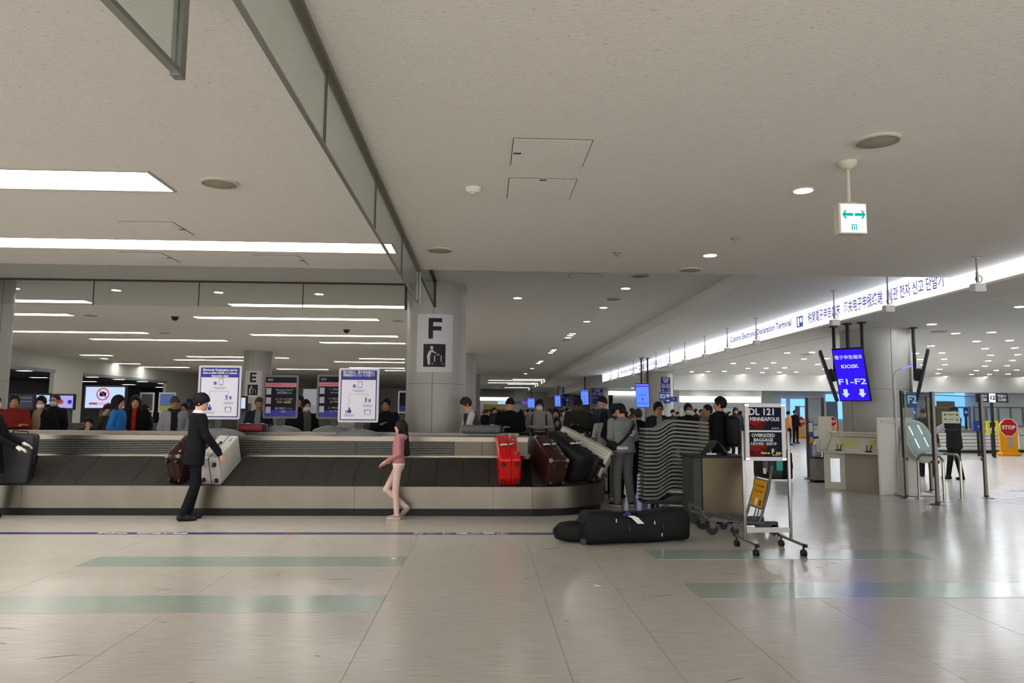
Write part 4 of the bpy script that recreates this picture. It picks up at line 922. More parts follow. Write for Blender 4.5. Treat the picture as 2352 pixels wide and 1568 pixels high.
# ------------------------------------------------------------------ blue kiosk signs on the far pillars
m_kblue = mat('kiosk_blue', (40, 52, 150), .5, var=.02); m_kwhite = mat('kiosk_white', (220, 224, 235), .5, var=0)
def kiosk_sign(label, px0, px1, py0, py1, Y, txt, sub=True):
    a, c = PY(px0, py0, Y), PY(px1, py1, Y); w_, h = c.x-a.x, a.z-c.z
    t = thing('kiosk_sign', label, 'sign', ((a.x+c.x)/2, Y, (a.z+c.z)/2), group='blue kiosk signs')
    MB().box(-w_/2, w_/2, -.01, .03, -h/2, h/2).build('panel', m_kblue, t)
    T_ = lambda s, z, f_, sz: text(s, sz, m_kwhite, t, (0, -.013, z*h), bold=.004, fit=f_*w_)
    T_('電子申告端末', .42, .7, .12); T_('KIOSK', .33, .5, .12); T_(txt, .16, .86, .24)
    for sx in (-1, 1): MB().prism([(sx*w_*.3-.03, .03*h), (sx*w_*.3+.03, .03*h), (sx*w_*.3, -.04*h)], -.013, -.0105).build('arrow', m_kwhite, t)
    if sub:
        MB().box(-w_/2, w_/2, -.013, -.0105, -.09*h, -.065*h).build('divider', m_kwhite, t)
        MB().box(w_*.02, w_*.4, -.013, -.0105, -.27*h, -.14*h).build('pictogram', m_kwhite, t); MB().prism([(.0, -.38*h), (w_*.2, -.38*h), (w_*.2, -.33*h), (w_*.4, -.40*h), (w_*.2, -.47*h), (w_*.2, -.42*h), (0, -.42*h)], -.013, -.0105).build('arrow', m_kwhite, t)
kiosk_sign('blue and white kiosk sign reading E1-E2 on a pillar', 1519, 1540, 866, 926, 30.56, 'E1-E2')
kiosk_sign('blue and white kiosk sign reading D1-D2 on a pillar', 1361, 1384, 892, 928, 47.2, 'D1-D2')
kiosk_sign('far blue kiosk sign reading C1-C2', 1292, 1308, 888, 932, 62.5, 'C1-C2')
a, c = PY(1515, 902, 27), PY(1529, 918, 27)
t = thing('kiosk_plate', 'small blue E2 plate in front of the E1 sign', 'sign', ((a.x+c.x)/2, 27, 0)); zc = (a.z+c.z)/2
MB().box(-.13, .13, -.01, .01, zc-.16, zc+.16).build('plate', mat('plate_blue', (44, 96, 160), .5), t); text('E2', .2, m_kwhite, t, (0, -.013, zc), bold=.006, fit=.2); MB().cyl((0, .02, 0), (0, .02, zc), .02, n=8).build('pole', m_unit, t); MB().lathe([(.2, 0), (.2, .02)], 20).build('foot', m_unit, t)
a, c = PY(1541, 911, 29), PY(1554, 922, 29)
t = thing('hanging_plate', 'dark blue hanging direction plate right of the E1 sign', 'sign', ((a.x+c.x)/2, 29, (a.z+c.z)/2)); MB().box(-.13, .13, -.01, .01, -.1, .1).build('plate', m_kblue, t); MB().box(-.09, .02, -.013, -.0105, .02, .04).box(.0, .02, -.013, -.0105, -.05, .04).build('pictogram', m_kwhite, t); MB().cyl((0, 0, .1), (0, 0, ZL-t.location.z), .01, n=6).build('rod', m_alu, t)
# ------------------------------------------------------------------ writing counter round the pillar
t = thing('writing_counter', 'ivory writing counter with brochure slots around the pillar', 'counter', (7.6, 14.3, 0))
o_ = Vector((7.6, 14.3, 0))
def wall_panel(p, q, z0, z1, nm, m, th=.03, parent=None, hole=None):
    p, q = Vector((*p, 0))-o_, Vector((*q, 0))-o_; d = q-p; L = d.length; rz = math.atan2(d.y, d.x)
    mb = MB()
    if hole:
        h0, h1, hz0, hz1 = hole
        mb.box(0, h0, 0, th, z0, z1).box(h1, L, 0, th, z0, z1).box(h0, h1, 0, th, z0, hz0).box(h0, h1, 0, th, hz1, z1)
    else: mb.box(0, L, 0, th, z0, z1)
    return mb.build(nm, m, parent or t, loc=(p.x, p.y, 0), rot=(0, 0, rz))
wall_panel((7.06, 14.78), (7.42, 14.62), 0, .75, 'front_panel', m_ivory, hole=(.12, .30, .14, .62))
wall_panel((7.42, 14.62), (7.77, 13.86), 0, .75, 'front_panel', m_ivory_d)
top = [(6.96, 14.82), (7.10, 14.45), (7.36, 14.05), (7.66, 13.76), (7.9, 14.0), (7.6, 14.9), (7.2, 15.1)]
MB().prism([(x-o_.x, y-o_.y) for x, y in top], .75, .785, 'z').build('counter_top', m_ivory, t)
# sloping brochure board and shelf behind
b0, b1 = Vector((7.28, 14.86, 0))-o_, Vector((7.84, 13.98, 0))-o_; d = (b1-b0); L = d.length; rz = math.atan2(d.y, d.x)
bd = MB().prism([(-.16, .785), (.02, 1.06), (.05, 1.06), (-.12, .785)], 0, L, 'x').build('brochure_board', m_trimw, t, loc=(b0.x, b0.y, 0), rot=(0, 0, rz))
m_leaf = mat('leaflet_yellow', (212, 206, 140), .6, var=.03)
for k in range(5):
    x_ = L*(.22+.145*k); lf = MB().prism([(-.135, .84), (-.02, 1.02), (-.016, 1.017), (-.131, .837)], x_, x_+.115, 'x').build('leaflet', m_leaf if k != 3 else m_tagw, bd)
for x_ in (L*.2, L*.8): MB().box(x_, x_+.10, -.22, -.14, .785, .81).cyl((x_+.02, -.18, .81), (x_+.0, -.15, .92), .008, n=6).cyl((x_+.08, -.18, .81), (x_+.1, -.15, .92), .008, n=6).build('pen_holder', m_black, bd)
MB().box(0, L, -.1, .1, 1.14, 1.17).box(.05, L-.05, -.06, -.04, 1.08, 1.13).build('shelf', m_ivory, t, loc=(b0.x, b0.y, 0), rot=(0, 0, rz))
wall_panel((7.05, 14.95), (7.30, 14.88), .75, 1.48, 'end_panel', m_ivory)
wall_panel((6.97, 14.82), (7.08, 14.95), .75, 1.02, 'end_panel', m_ivory)
wall_panel((7.60, 13.63), (8.34, 13.74), 0, 1.47, 'side_panel', mat('laminate_pale', (214, 212, 204), .45, var=.02))
wall_panel((7.60, 13.63), (7.84, 14.02), 0, 1.47, 'side_panel', m_ivory)
wall_panel((7.66, 13.615), (8.32, 13.71), 1.37, 1.41, 'shelf_lip', m_ivory)
# ------------------------------------------------------------------ glass fence
def fence_post(x, y, h, label, lower=False):
    t = thing('fence_post', label, 'post', (x, y, 0), group='steel glass-fence posts')
    MB().rbox((0, 0, h/2), (.055, .055, h), .008, 1).build('tube', m_post, t)
    MB().lathe([(.13, 0), (.12, .008), (.05, .03), (.035, .06)], 16).build('foot_plate', m_post, t, smooth=True)
    if lower: MB().box(-.035, -.028, -.03, .03, .75, h).build('clamp_strip', m_dark, t)
PA, PB, PC, PD, PE = F(2083, 1144), F(2154, 1159), F(2266, 1144), F(1858, 1100), F(1895, 1104)
fence_post(PA.x, PA.y, 1.97, 'steel glass-fence post at the corner of the writing counter', True)
fence_post(PB.x, PB.y, 1.92, 'nearest steel glass-fence post in front of the F2 terminal', True)
fence_post(PC.x, PC.y, 1.92, 'rightmost steel glass-fence post with a flared foot', True)
fence_post(PD.x, PD.y, 1.92, 'steel glass-fence post left of the purple poster')
fence_post(PE.x, PE.y, 1.92, 'steel glass-fence post behind the writing counter')
fence_post(8.95, 14.2, 1.9, 'steel glass-fence post behind the U-shaped rails')
def pane(p, q, z0, z1, label):
    p, q = Vector((p.x, p.y, 0)), Vector((q.x, q.y, 0)); d = (q-p).normalized(); p2, q2 = p+d*.03, q-d*.03; L = (q2-p2).length
    t = thing('fence_glass', label, 'glass panel', (p2.x, p2.y, 0), math.atan2(d.y, d.x), group='glass fence panels')
    MB().box(0, L, -.005, .005, z0, z1).build('glass_pane', m_glass, t)
    MB().box(0, L, -.008, .008, z1, z1+.012).build('top_edge', m_post, t)
    for k in (.06, L-.06): MB().box(k-.03, k+.03, -.012, .012, z0-.03, z0+.02).build('clamp', m_post, t)
pane(PA, PB, .72, 1.88, 'clear glass fence panel beside the F2 terminal')
pane(PB, PC, .72, 1.86, 'wide clear glass fence panel in front of the attendant')
pane(PD, PE, .75, 1.88, 'clear glass fence panel behind the purple poster')
def urail(p, q, label):
    p, q = Vector((p.x, p.y, 0)), Vector((q.x, q.y, 0)); d = q-p; L = d.length; t = thing('guard_rail', label, 'rail', p, math.atan2(d.y, d.x), group='U-shaped guard rails'); h = .80; r = .12
    pts = [(0, 0, 0), (0, 0, h-r)]+[(r-r*math.cos(a), 0, h-r+r*math.sin(a)) for a in (.4, .8, 1.2)]+[(r, 0, h), (L-r, 0, h)]+[(L-r+r*math.sin(a), 0, h-r+r*math.cos(a)) for a in (.4, .8, 1.2)]+[(L, 0, h-r), (L, 0, 0)]
    MB().tube(pts, .025, 10, up=(0, 1, 0)).build('tube', m_steel, t, smooth=True)
    for x_ in (0, L): MB().lathe([(.07, 0), (.07, .012)], 16, (x_, 0, 0)).build('foot_plate', m_steel, t)
urail(F(2112, 1144), F(2170, 1152), 'left U-shaped steel guard rail by the F2 terminal')
q = F(2210, 1147); urail(F(2155, 1138), q, 'right U-shaped steel guard rail by the F2 terminal')
# ------------------------------------------------------------------ F2 terminal
kp = Vector((8.32, 13.55, 0))
t = thing('kiosk_terminal', 'white F2 declaration terminal with a large tilted oval screen', 'kiosk', kp, 0)
MB().rbox((-.12, .1, .02), (.62, .55, .035), .015, 1).build('base', m_unit, t)
MB().prism([(-.34, .03), (-.02, .03), (-.10, .6), (-.06, .98), (-.30, 1.02), (-.34, .6)], -.06, .18).build('body', m_unit, t)
v = rrect(.52, .86, .25, 8)
hd = MB().prism(v, -.06, .04, 'y').build('head', m_unit, t, smooth=True); hd.matrix_local = frame_mat(Vector((.0, .0, 1.02)), Vector((.80, -.45, .0)), Vector((-.42, .62, -.55)), Vector((-.28, .25, 1.0)))
MB().prism(rrect(.44, .76, .2, 8), -.068, -.06, 'y').build('screen_glass', mat('terminal_glass', (176, 190, 190), .15, var=.05), hd)
for x_ in (-.08, .10):
    for z_ in (-.06, .20): MB().box(x_-.01, x_+.01, -.072, -.068, z_-.10, z_+.10).build('light_bar', emat('bar_white', (235, 245, 250), 1.2), hd)
MB().box(-.13, .12, -.071, -.0675, -.22, .28).build('display', mat('terminal_display', (150, 165, 170), .2, emit=.25), hd)
MB().rbox((.16, -.14, .80), (.34, .22, .05), .015, 1).build('tray', m_unit, t)
MB().cyl((-.34, .12, .0), (-.34, .12, 1.90), .022, n=10).tube([(-.34, .12, 1.9), (-.345, .12, 2.25), (-.30, .10, 2.36), (-.2, .06, 2.42)], .024, 8).build('lamp_post', m_unit, t, smooth=True)
MB().at((-.13, .03, 2.44), (0, -.35, -.3)).box(-.10, .10, -.03, .03, -.018, .018).build('lamp_head', emat('lamp_violet', (150, 130, 255), 1.0), t)
a, c = PY(2082, 900, 12.98), PY(2107, 936, 12.98)
MB().box(a.x-kp.x, c.x-kp.x, -.57, -.56, c.z, a.z).build('plate', mat('plate_blue', (44, 96, 160), .5), t); text('F2', .2, m_kwhite, t, ((a.x+c.x)/2-kp.x, -.573, (a.z+c.z)/2), bold=.006, fit=.17)
a, c = PY(2166, 945, 13.2), PY(2209, 972, 13.2)
t = thing('guide_card', 'cream printed guide card on the glass in front of the attendant', 'sign', ((a.x+c.x)/2, 12.74, 0))
a, c = PY(2166, 945, 12.70), PY(2209, 972, 12.70); cx_ = t.location.x
t.location.x = (a.x+c.x)/2; w_ = (c.x-a.x)/2
MB().box(-w_, w_, -.004, .004, c.z, a.z).build('card', mat('card_cream', (224, 220, 198), .6), t)
for x_, z_, s_ in ((-.11, .14, .035), (.11, .14, .035), (-.11, .06, .03), (.11, .05, .03)): MB().box(x_-s_/2, x_+s_/2, -.007, -.0045, c.z+z_, c.z+z_+s_*.8).build('pictogram', m_dark, t)
MB().box(-.06, .06, -.007, -.0045, c.z+.15, c.z+.162).box(-.06, .05, -.007, -.0045, c.z+.07, c.z+.078).build('text_line', m_dark, t)
# ------------------------------------------------------------------ poster stands left of the counter
p = F(1868, 1098); t = thing('poster_stand', 'narrow purple poster stand with a yellow figure beside the glass fence', 'poster', (p.x, p.y+.1, 0))
MB().box(-.07, .09, -.01, .01, .22, 1.35).build('panel', mat('poster_purple', (78, 84, 150), .5, var=.1), t); MB().box(-.06, .07, -.013, -.0105, 1.1, 1.32).build('notice', m_tagw, t)
MB().prism([(.03+.05*math.cos(a), .86+.13*math.sin(a)) for a in [k*PI/6 for k in range(12)]], -.0135, -.0105).build('figure', mat('figure_yellow', (216, 160, 60), .5), t); MB().box(.01, .05, -.0145, -.0136, .72, .84).build('figure', m_black, t)
for x_ in (-.06, .08): MB().cyl((x_, 0, 0), (x_, 0, .25), .012, n=6).build('leg', m_steel, t)
MB().box(-.1, .12, -.15, .15, 0, .015).build('foot', m_steel, t)
p = F(1888, 1108); t = thing('bin', 'grey translucent waste bin with black rims left of the writing counter', 'bin', (p.x-.02, p.y+.15, 0))
MB().box(-.12, .12, -.12, .12, .05, .53).build('body', mat('bin_grey', (150, 148, 138), .4, var=.2, vs=9), t); MB().box(-.125, .125, -.125, .125, 0, .05).box(-.125, .125, -.125, .125, .53, .56).build('rim', m_black, t); MB().rbox((0, 0, .72), (.16, .16, .3), .02, 1).build('insert', m_unit, t)
# ------------------------------------------------------------------ yellow STOP signs
m_ystop = mat('stop_yellow', (226, 150, 20), .45, var=.03); m_rstop = mat('stop_red', (176, 30, 30), .45, var=.02)
def stop_sign(x, y, label, h=1.32, txt=True):
    t = thing('stop_sign', label, 'stop sign', (x, y, 0), group='yellow stop signs')
    w_ = .27*h; v = rrect(w_*2, h, .2*h)
    MB().prism([(a, c+h/2+.02) for a, c in v], -.05, .05).build('panel', m_ystop, t, smooth=False)
    MB().rbox((0, 0, .07), (w_*2.2, .34, .14), .04, 2).build('base', m_ystop, t, smooth=True)
    MB().prism(rrect(w_*.55, h*.38, .06), -.052, -.0505).build('hand_slot', m_gry, t) if False else MB().prism([(a+w_*.2, c+h*.42) for a, c in rrect(w_*.5, h*.4, .06)], -.053, -.0505).build('hand_slot', m_gry2, t)
    zc = h*.82; r = w_*.98
    MB().prism([(r*1.06*math.cos(PI/8+k*PI/4), zc+r*1.06*math.sin(PI/8+k*PI/4)) for k in range(8)], -.056, -.053).build('octagon_rim', m_white, t)
    MB().prism([(r*.98*math.cos(PI/8+k*PI/4), zc+r*.98*math.sin(PI/8+k*PI/4)) for k in range(8)], -.059, -.0565).build('octagon', m_rstop, t)
    text('STOP', .2, m_white, t, (0, -.062, zc), bold=.006, fit=r*1.55)
p = F(2318, 1046); stop_sign(p.x, p.y, 'yellow STOP sign at the right end of the white counter')
k_ = 28.5/49
for (x, y, l) in ((1838, 1005, 'yellow STOP sign furthest left, beyond the purple poster'), (1849, 1003, 'yellow STOP sign just behind the leftmost one'), (1911, 1004, 'yellow STOP sign seen over the writing counter')):
    p = F(x, y); stop_sign(p.x, p.y, l, 1.32)
# ------------------------------------------------------------------ inspection counters and signs far right
m_cw = mat('counter_white', (196, 198, 196), .4, var=.03); m_red = mat('counter_red', (190, 60, 50), .4, var=0)
def counter(x0, x1, y, h, label, slats=5, red=False):
    t = thing('inspection_counter', label, 'counter', ((x0+x1)/2, y, 0), group='customs inspection counters'); w_ = (x1-x0)/2
    MB().box(-w_, w_, .05, .8, .12, h-.05).build('body', m_cw, t)
    for k in range(slats): MB().box(-w_, w_, -.0, .05, .16+k*(h-.24)/slats, .16+k*(h-.24)/slats+(h-.3)/slats*.72).build('front_slat', m_cw, t)
    MB().box(-w_-.03, w_+.03, -.05, .85, h-.05, h).build('worktop', m_alu, t)
    MB().box(-w_+.05, w_-.05, .1, .75, 0, .12).build('plinth', m_dark, t)
    if red: MB().box(-w_, w_, -.006, -.0005, h*.62, h*.65).build('red_line', m_red, t)
a, c = PY(2150, 1040, 29), PY(2302, 1040, 29); counter(a.x, c.x, 29.0, .95, 'long white slatted inspection counter behind the attendant')
a, c = PY(2326, 1030, 30), PY(2400, 1030, 30); counter(a.x, c.x, 29.6, 1.15, 'white inspection counter with a red line at the right edge', 1, True)
a, c = PY(1862, 1000, 46), PY(1905, 1000, 46); counter(a.x, c.x, 46, .95, 'far inspection counter with a red line behind the purple poster', 1, True)
def hang_sign(px0, px1, py0, py1, Y, label, m, items, post=True, cat='sign'):
    a, c = PY(px0, py0, Y), PY(px1, py1, Y); w_, h = (c.x-a.x)/2, (a.z-c.z)/2; t = thing('counter_sign', label, cat, ((a.x+c.x)/2, Y, 0)); zc = (a.z+c.z)/2
    MB().box(-w_, w_, -.02, .02, zc-h, zc+h).build('panel', m, t)
    if post: MB().cyl((.0, .03, 0), (.0, .03, zc), .05, n=8).build('post', m_black, t)
    for s, x_, z_, f_, mm in items: text(s, h*.8, mm, t, (x_*w_, -.024, zc+z_*h), bold=.008, fit=f_*w_)
    return t, w_, h, zc
t, w_, h, zc = hang_sign(2241, 2315, 903, 924, 26, 'black counter sign reading 12 CLOSED on a post', m_black, [('閉鎖中', -.6, .35, .55, m_gry2), ('CLOSED', -.6, -.45, .55, m_gry2), ('閉鎖中', .62, .35, .55, m_gry2), ('CLOSED', .62, -.45, .55, m_gry2)])
MB().box(-.2*w_, .2*w_, -.03, -.022, zc-h, zc+h).build('number_plate', m_kwhite, t); text('12', h*1.2, m_black, t, (0, -.033, zc), bold=.008, fit=.3*w_)
hang_sign(2235, 2258, 966, 990, 27, 'dark blue placard hung over the inspection counter', m_kblue, [('┌', 0, 0, .6, m_kwhite)])
t, w_, h, zc = hang_sign(2264, 2294, 966, 995, 26.8, 'yellow placard with a white figure over the inspection counter', mat('placard_yellow', (214, 206, 40), .5), [])
MB().box(-w_*.45, w_*.45, -.026, -.0205, zc-h*.8, zc+h*.75).build('pictogram', m_black, t); MB().prism([(-.1, zc-h*.7), (.12, zc-h*.7), (.1, zc), (.05, zc+.05), (.06, zc+h*.5), (-.02, zc+h*.5), (-.02, zc+.05), (-.1, zc-.05)], -.03, -.0265).build('pictogram', m_kwhite, t)
hang_sign(2213, 2224, 937, 956, 34, 'blue plate with a white letter B', m_kblue, [('B', 0, 0, 1.2, m_kwhite)])
hang_sign(2092, 2104, 937, 960, 20, 'blue plate with a white letter A behind the F2 terminal', m_kblue, [('A', 0, .2, 1.2, m_kwhite)])
# far windows and wall of the customs hall
wf = MB().box(9, 34, 49.7, 50, 0, 4.0).build('wall_far', mat('far_wall', (168, 170, 170), .6)); tag(wf, 'far grey wall of the customs hall with bright windows', kind='structure')
m_win = emat('window_sky', (120, 185, 255), 1.25)
for i, (x0, x1, y0, y1) in enumerate(((1816, 1851, 916, 932), (1816, 1826, 932, 962), (1838, 1848, 935, 962), (1897, 1936, 905, 922), (1925, 1936, 922, 962), (1945, 1952, 905, 962), (2141, 2194, 903, 921), (2194, 2218, 902, 978), (2141, 2150, 921, 932), (2284, 2380, 897, 918), (2285, 2310, 935, 952), (2225, 2240, 940, 985), (1795, 1806, 915, 960))):
    a, c = PY(x0, y0, 49.6), PY(x1, y1, 49.6)
    wn = MB().box(a.x, c.x, 49.55, 49.69, c.z, a.z).build('window_%d' % (i+1), m_win); tag(wn, 'bright blue daylit window pane in the far customs wall', kind='structure')
for i, (x0, x1, y0, y1, col) in enumerate(((2150, 2194, 921, 975, (150, 120, 92)), (2318, 2380, 918, 985, (74, 56, 46)), (2225, 2285, 920, 985, (140, 160, 152)), (1826, 1838, 932, 962, (90, 92, 98)), (1900, 1925, 922, 960, (96, 104, 112)))):
    a, c = PY(x0, y0, 49.6), PY(x1, y1, 49.6)
    dn = MB().box(a.x, c.x, 49.6, 49.69, 0, a.z).build('door_%d' % (i+1), mat('far_door_%d' % i, col, .5)); tag(dn, 'recessed doorway in the far customs wall', kind='structure')
# partition frames of the booths
for i, (x0, x1, Y, l) in enumerate(((2115, 2230, 38, 'glazed booth screen behind the attendant'), (2236, 2352, 36, 'glazed booth screen under the closed counter sign'), (1560, 1690, 45.5, 'low glazed booth screen behind the masked man'))):
    a, c = PY(x0, 934, Y), PY(x1, 1000, Y); t = thing('booth_screen', l, 'screen', (a.x, Y, 0)); L = c.x-a.x; n = 4
    for k in range(n+1): MB().box(L*k/n-.04, L*k/n+.04, -.03, .03, 0, a.z).build('mullion', m_alu, t)
    for k in range(n): MB().box(L*k/n+.04, L*(k+1)/n-.04, -.006, .006, .9, a.z-.05).build('glass_pane', m_glass, t); MB().box(L*k/n+.04, L*(k+1)/n-.04, -.01, .01, .1, .9).build('lower_panel', m_cw, t)
    MB().box(-.04, L+.04, -.035, .035, a.z-.05, a.z+.02).build('head_rail', m_alu, t)
# bright light band over the far counters
t = thing('light_band', 'bright linear light band over the far customs counters', 'light', (F(1620, 915, 2.6).x, 48, 2.6)); a, c = PY(1562, 922, 48), PY(1748, 917, 48)
MB().box(a.x-t.location.x, c.x-t.location.x, 0, .12, -.28, .12).build('diffuser', emat('band_white', (250, 250, 250), 2.2), t); MB().box(a.x-t.location.x-.05, c.x-t.location.x+.05, -.02, .14, .12, .59).build('housing', m_trimw, t)
t = thing('light_band', 'bright white wall light band behind the D1 kiosk signs', 'light', (9.5, 49.5, 2.85)); a, c = Vector((8.5, 0, 0)), Vector((11.2, 0, 0))
MB().box(a.x-t.location.x, c.x-t.location.x, 0, .1, -.05, .22).build('diffuser', emat('band_white', (0, 0, 0), 1), t); MB().box(a.x-t.location.x-.1, c.x-t.location.x+.1, -.05, .15, .22, .34).build('housing', m_trimw, t)
t = thing('light_band', 'bright light slot above the far end wall, right of the F pillar', 'light', (PY(1135, 912, 76).x, 76, 3.0)); a, c = PY(1101, 909, 76), PY(1170, 915, 76)
MB().box(a.x-t.location.x, c.x-t.location.x, 0, .2, -.2, .15).build('diffuser', emat('band_white', (0, 0, 0), 1), t); MB().box(a.x-t.location.x-.1, c.x-t.location.x+.1, -.1, 1.99, .15, .3).build('housing', m_trimw, t)
# far posters and overhead signs above the crowd
a, c = PY(1111, 928, 74), PY(1163, 945, 74)
t = thing('mural', 'yellow and green printed mural on the far end wall', 'mural', ((a.x+c.x)/2, 74, 0)); w_ = (c.x-a.x)/2
MB().box(-w_, w_, -.02, .02, c.z, a.z).build('panel', mat('mural_yellow', (190, 182, 110), .6, var=.3, vs=2), t); MB().box(-w_, w_, -.03, -.021, c.z, c.z+.25).build('strip', mat('mural_red', (150, 90, 80), .6, var=.4, vs=3), t); MB().box(-w_, w_, -.02, .02, 0, c.z).build('lower_wall', m_wall, t)
for x0, x1, y0, y1, l, mm in ((1143, 1162, 921, 928, 'pale blue lit overhead sign left of the black beanie', emat('oversign_blue', (130, 180, 240), 1.1)), (1183, 1196, 921, 928, 'grey-blue overhead sign right of the black beanie', mat('oversign_grey', (80, 100, 160), .5)), (1199, 1212, 921, 928, 'violet overhead sign above the crowd', emat('oversign_violet', (110, 70, 200), .7)), (1323, 1336, 909, 920, 'blue overhead sign left of the D1 screen', m_kblue)):
    a, c = PY(x0, y0, 66), PY(x1, y1, 66); t = thing('overhead_sign', l, 'sign', ((a.x+c.x)/2, 66, (a.z+c.z)/2)); w_, h = (c.x-a.x)/2, (a.z-c.z)/2
    MB().box(-w_, w_, -.03, .03, -h, h).build('panel', mm, t); MB().cyl((0, 0, h), (0, 0, (ZR if t.location.x < XB else ZS)-t.location.z), .015, n=6).build('rod', m_alu, t)
# blue floor markings
m_mark = mat('marking_blue', (96, 110, 170), .3)
for (x0, y0, x1, y1) in ((2275, 1150, 2352, 1141), (2290, 1151, 2352, 1158), (2315, 1128, 2380, 1122), (2320, 1126, 2380, 1132)):
    p, q = F(x0, y0), F(x1, y1); d = (q-p); MB().box(0, d.length, -.04, .04, 0, .002).build('floor_marking', m_mark, floor, loc=(p.x, p.y, .0), rot=(0, 0, math.atan2(d.y, d.x)))
# ================================================================== left background
m_tvw = emat('tv_white', (190, 210, 245), .85); m_tvl = emat('tv_lilac', (170, 165, 235), .8); m_tvd = mat('tv_dark', (26, 22, 44), .3); m_tvc = emat('tv_cyan', (150, 200, 255), .9); m_tvr = emat('tv_red', (220, 60, 50), .7)
def tv(px0, px1, py0, py1, Y, face, label, post=True):
    a, c = PY(px0, py0, Y), PY(px1, py1, Y); w_, h = (c.x-a.x)/2, (a.z-c.z)/2; zc = (a.z+c.z)/2
    t = thing('television', label, 'television', ((a.x+c.x)/2, Y, 0), group='televisions on floor posts')
    MB().rbox((0, 0, zc), (2*w_, .08, 2*h), .01, 1).build('casing', m_black, t)
    MB().box(-w_+.05, w_-.05, -.046, -.041, zc-h+.05, zc+h-.05).build('display', face, t)
    if post: MB().box(-.18, .18, .04, .14, 0, zc).build('post', mat('post_grey', (66, 68, 70), .5), t); MB().box(-.4, .4, -.2, .3, 0, .04).build('foot', m_dark, t)
    return t, w_, h, zc
t, w_, h, zc = tv(196, 290, 884, 941, 20.5, m_tvw, 'large television with a crossed-out camera notice')
for k in range(20):
    a0, a1 = 2*PI*k/20, 2*PI*(k+1)/20; r0, r1 = .145, .175; cz_ = zc+.09; x_ = -.06
    MB().add([(x_+r0*math.cos(a0), -.049, cz_+r0*math.sin(a0)), (x_+r1*math.cos(a0), -.049, cz_+r1*math.sin(a0)), (x_+r1*math.cos(a1), -.049, cz_+r1*math.sin(a1)), (x_+r0*math.cos(a1), -.049, cz_+r0*math.sin(a1))], [(0, 1, 2, 3)]).build('prohibition_ring', m_tvr, t)
MB().box(-.15, .03, -.048, -.0465, zc+.03, zc+.14).box(-.09, -.03, -.048, -.0465, zc+.14, zc+.165).build('pictogram', emat('tv_ink', (16, 28, 50), .8), t)
MB().prism([(-.17, zc+.20), (-.15, zc+.21), (.06, zc-.02), (.04, zc-.035)], -.051, -.0495).build('prohibition_bar', m_tvr, t)
MB().box(-.42, .36, -.049, -.047, zc-.20, zc-.145).build('banner', m_tvr, t); MB().box(-.2, .08, -.051, -.0495, zc-.19, zc-.155).build('text_line', m_tvw, t)
t, w_, h, zc = tv(121, 172, 904, 941, 20.8, m_tvl, 'television with a lilac airline screen')
MB().prism([(-.05+.07*math.cos(k*PI/6), zc+.07*math.sin(k*PI/6)) for k in range(12)], -.049, -.0465).build('pictogram', m_tvr, t); MB().prism([(.19+.06*math.cos(k*PI/6), zc+.06*math.sin(k*PI/6)) for k in range(12)], -.049, -.0465).build('pictogram', emat('tv_navy', (60, 50, 170), .8), t)
t, w_, h, zc = tv(22, 80, 904, 941, 20.8, m_tvd, 'television with a dark purple screen at the far left')
for z_ in (.1, .0): MB().box(-.2, .28, -.048, -.0465, zc+z_, zc+z_+.025).build('text_line', m_lilac, t)
tv(82, 119, 903, 932, 21.4, m_tvc, 'television with a pale cyan screen behind the masked pair')
tv(430, 470, 916, 938, 22, m_tvd, 'small dark television behind the man in the suit')
tv(551, 568, 909, 942, 21, m_tvw, 'narrow bright screen left of the E pillar')
def poster(px0, px1, py0, py1, Y, m1, m2, label):
    a, c = PY(px0, py0, Y), PY(px1, py1, Y); w_, h = (c.x-a.x)/2, (a.z-c.z)/2; zc = (a.z+c.z)/2; t = thing('poster_stand', label, 'poster', ((a.x+c.x)/2, Y, 0), group='poster stands')
    MB().box(-w_, w_, -.02, .02, zc-h, zc+h).build('frame', m_frame, t); MB().box(-w_+.04, w_-.04, -.024, -.0205, zc-h+.04, zc+h-.04).build('poster', m1, t)
    MB().box(-w_+.04, w_-.04, -.027, -.0245, zc-h+.04, zc-h*.35).build('poster_band', m2, t)
    for x_ in (-w_*.8, w_*.8): MB().box(x_-.015, x_+.015, -.0, .03, 0, zc-h).build('leg', m_frame, t)
    MB().box(-w_, w_, -.2, .2, 0, .03).build('foot', m_frame, t)
poster(323, 353, 901, 946, 21, mat('poster_photo', (60, 60, 62), .5, var=.6, vs=4), mat('poster_photo2', (74, 72, 70), .5, var=.5, vs=5), 'grey photographic poster behind the long-haired woman')
poster(366, 402, 901, 947, 21, mat('poster_sky', (84, 110, 170), .5, var=.2, vs=3), mat('poster_meadow', (140, 150, 60), .5, var=.2), 'blue and yellow poster behind the man with the scarf')
poster(697, 728, 893, 950, 24, mat('poster_pale', (176, 184, 196), .5, var=.08), mat('poster_pale2', (150, 160, 190), .5), 'pale poster between the two dark boards')
poster(915, 934, 898, 948, 23, m_postd, m_postb, 'dark blue poster stand just left of the F pillar')
cb = MB().box(-13.6, -8.6, 22.6, 23.2, 0, 1.1).build('reception_counter', mat('counter_dim', (70, 72, 74), .5)); tag(cb, 'low grey counter running behind the televisions', 'counter')
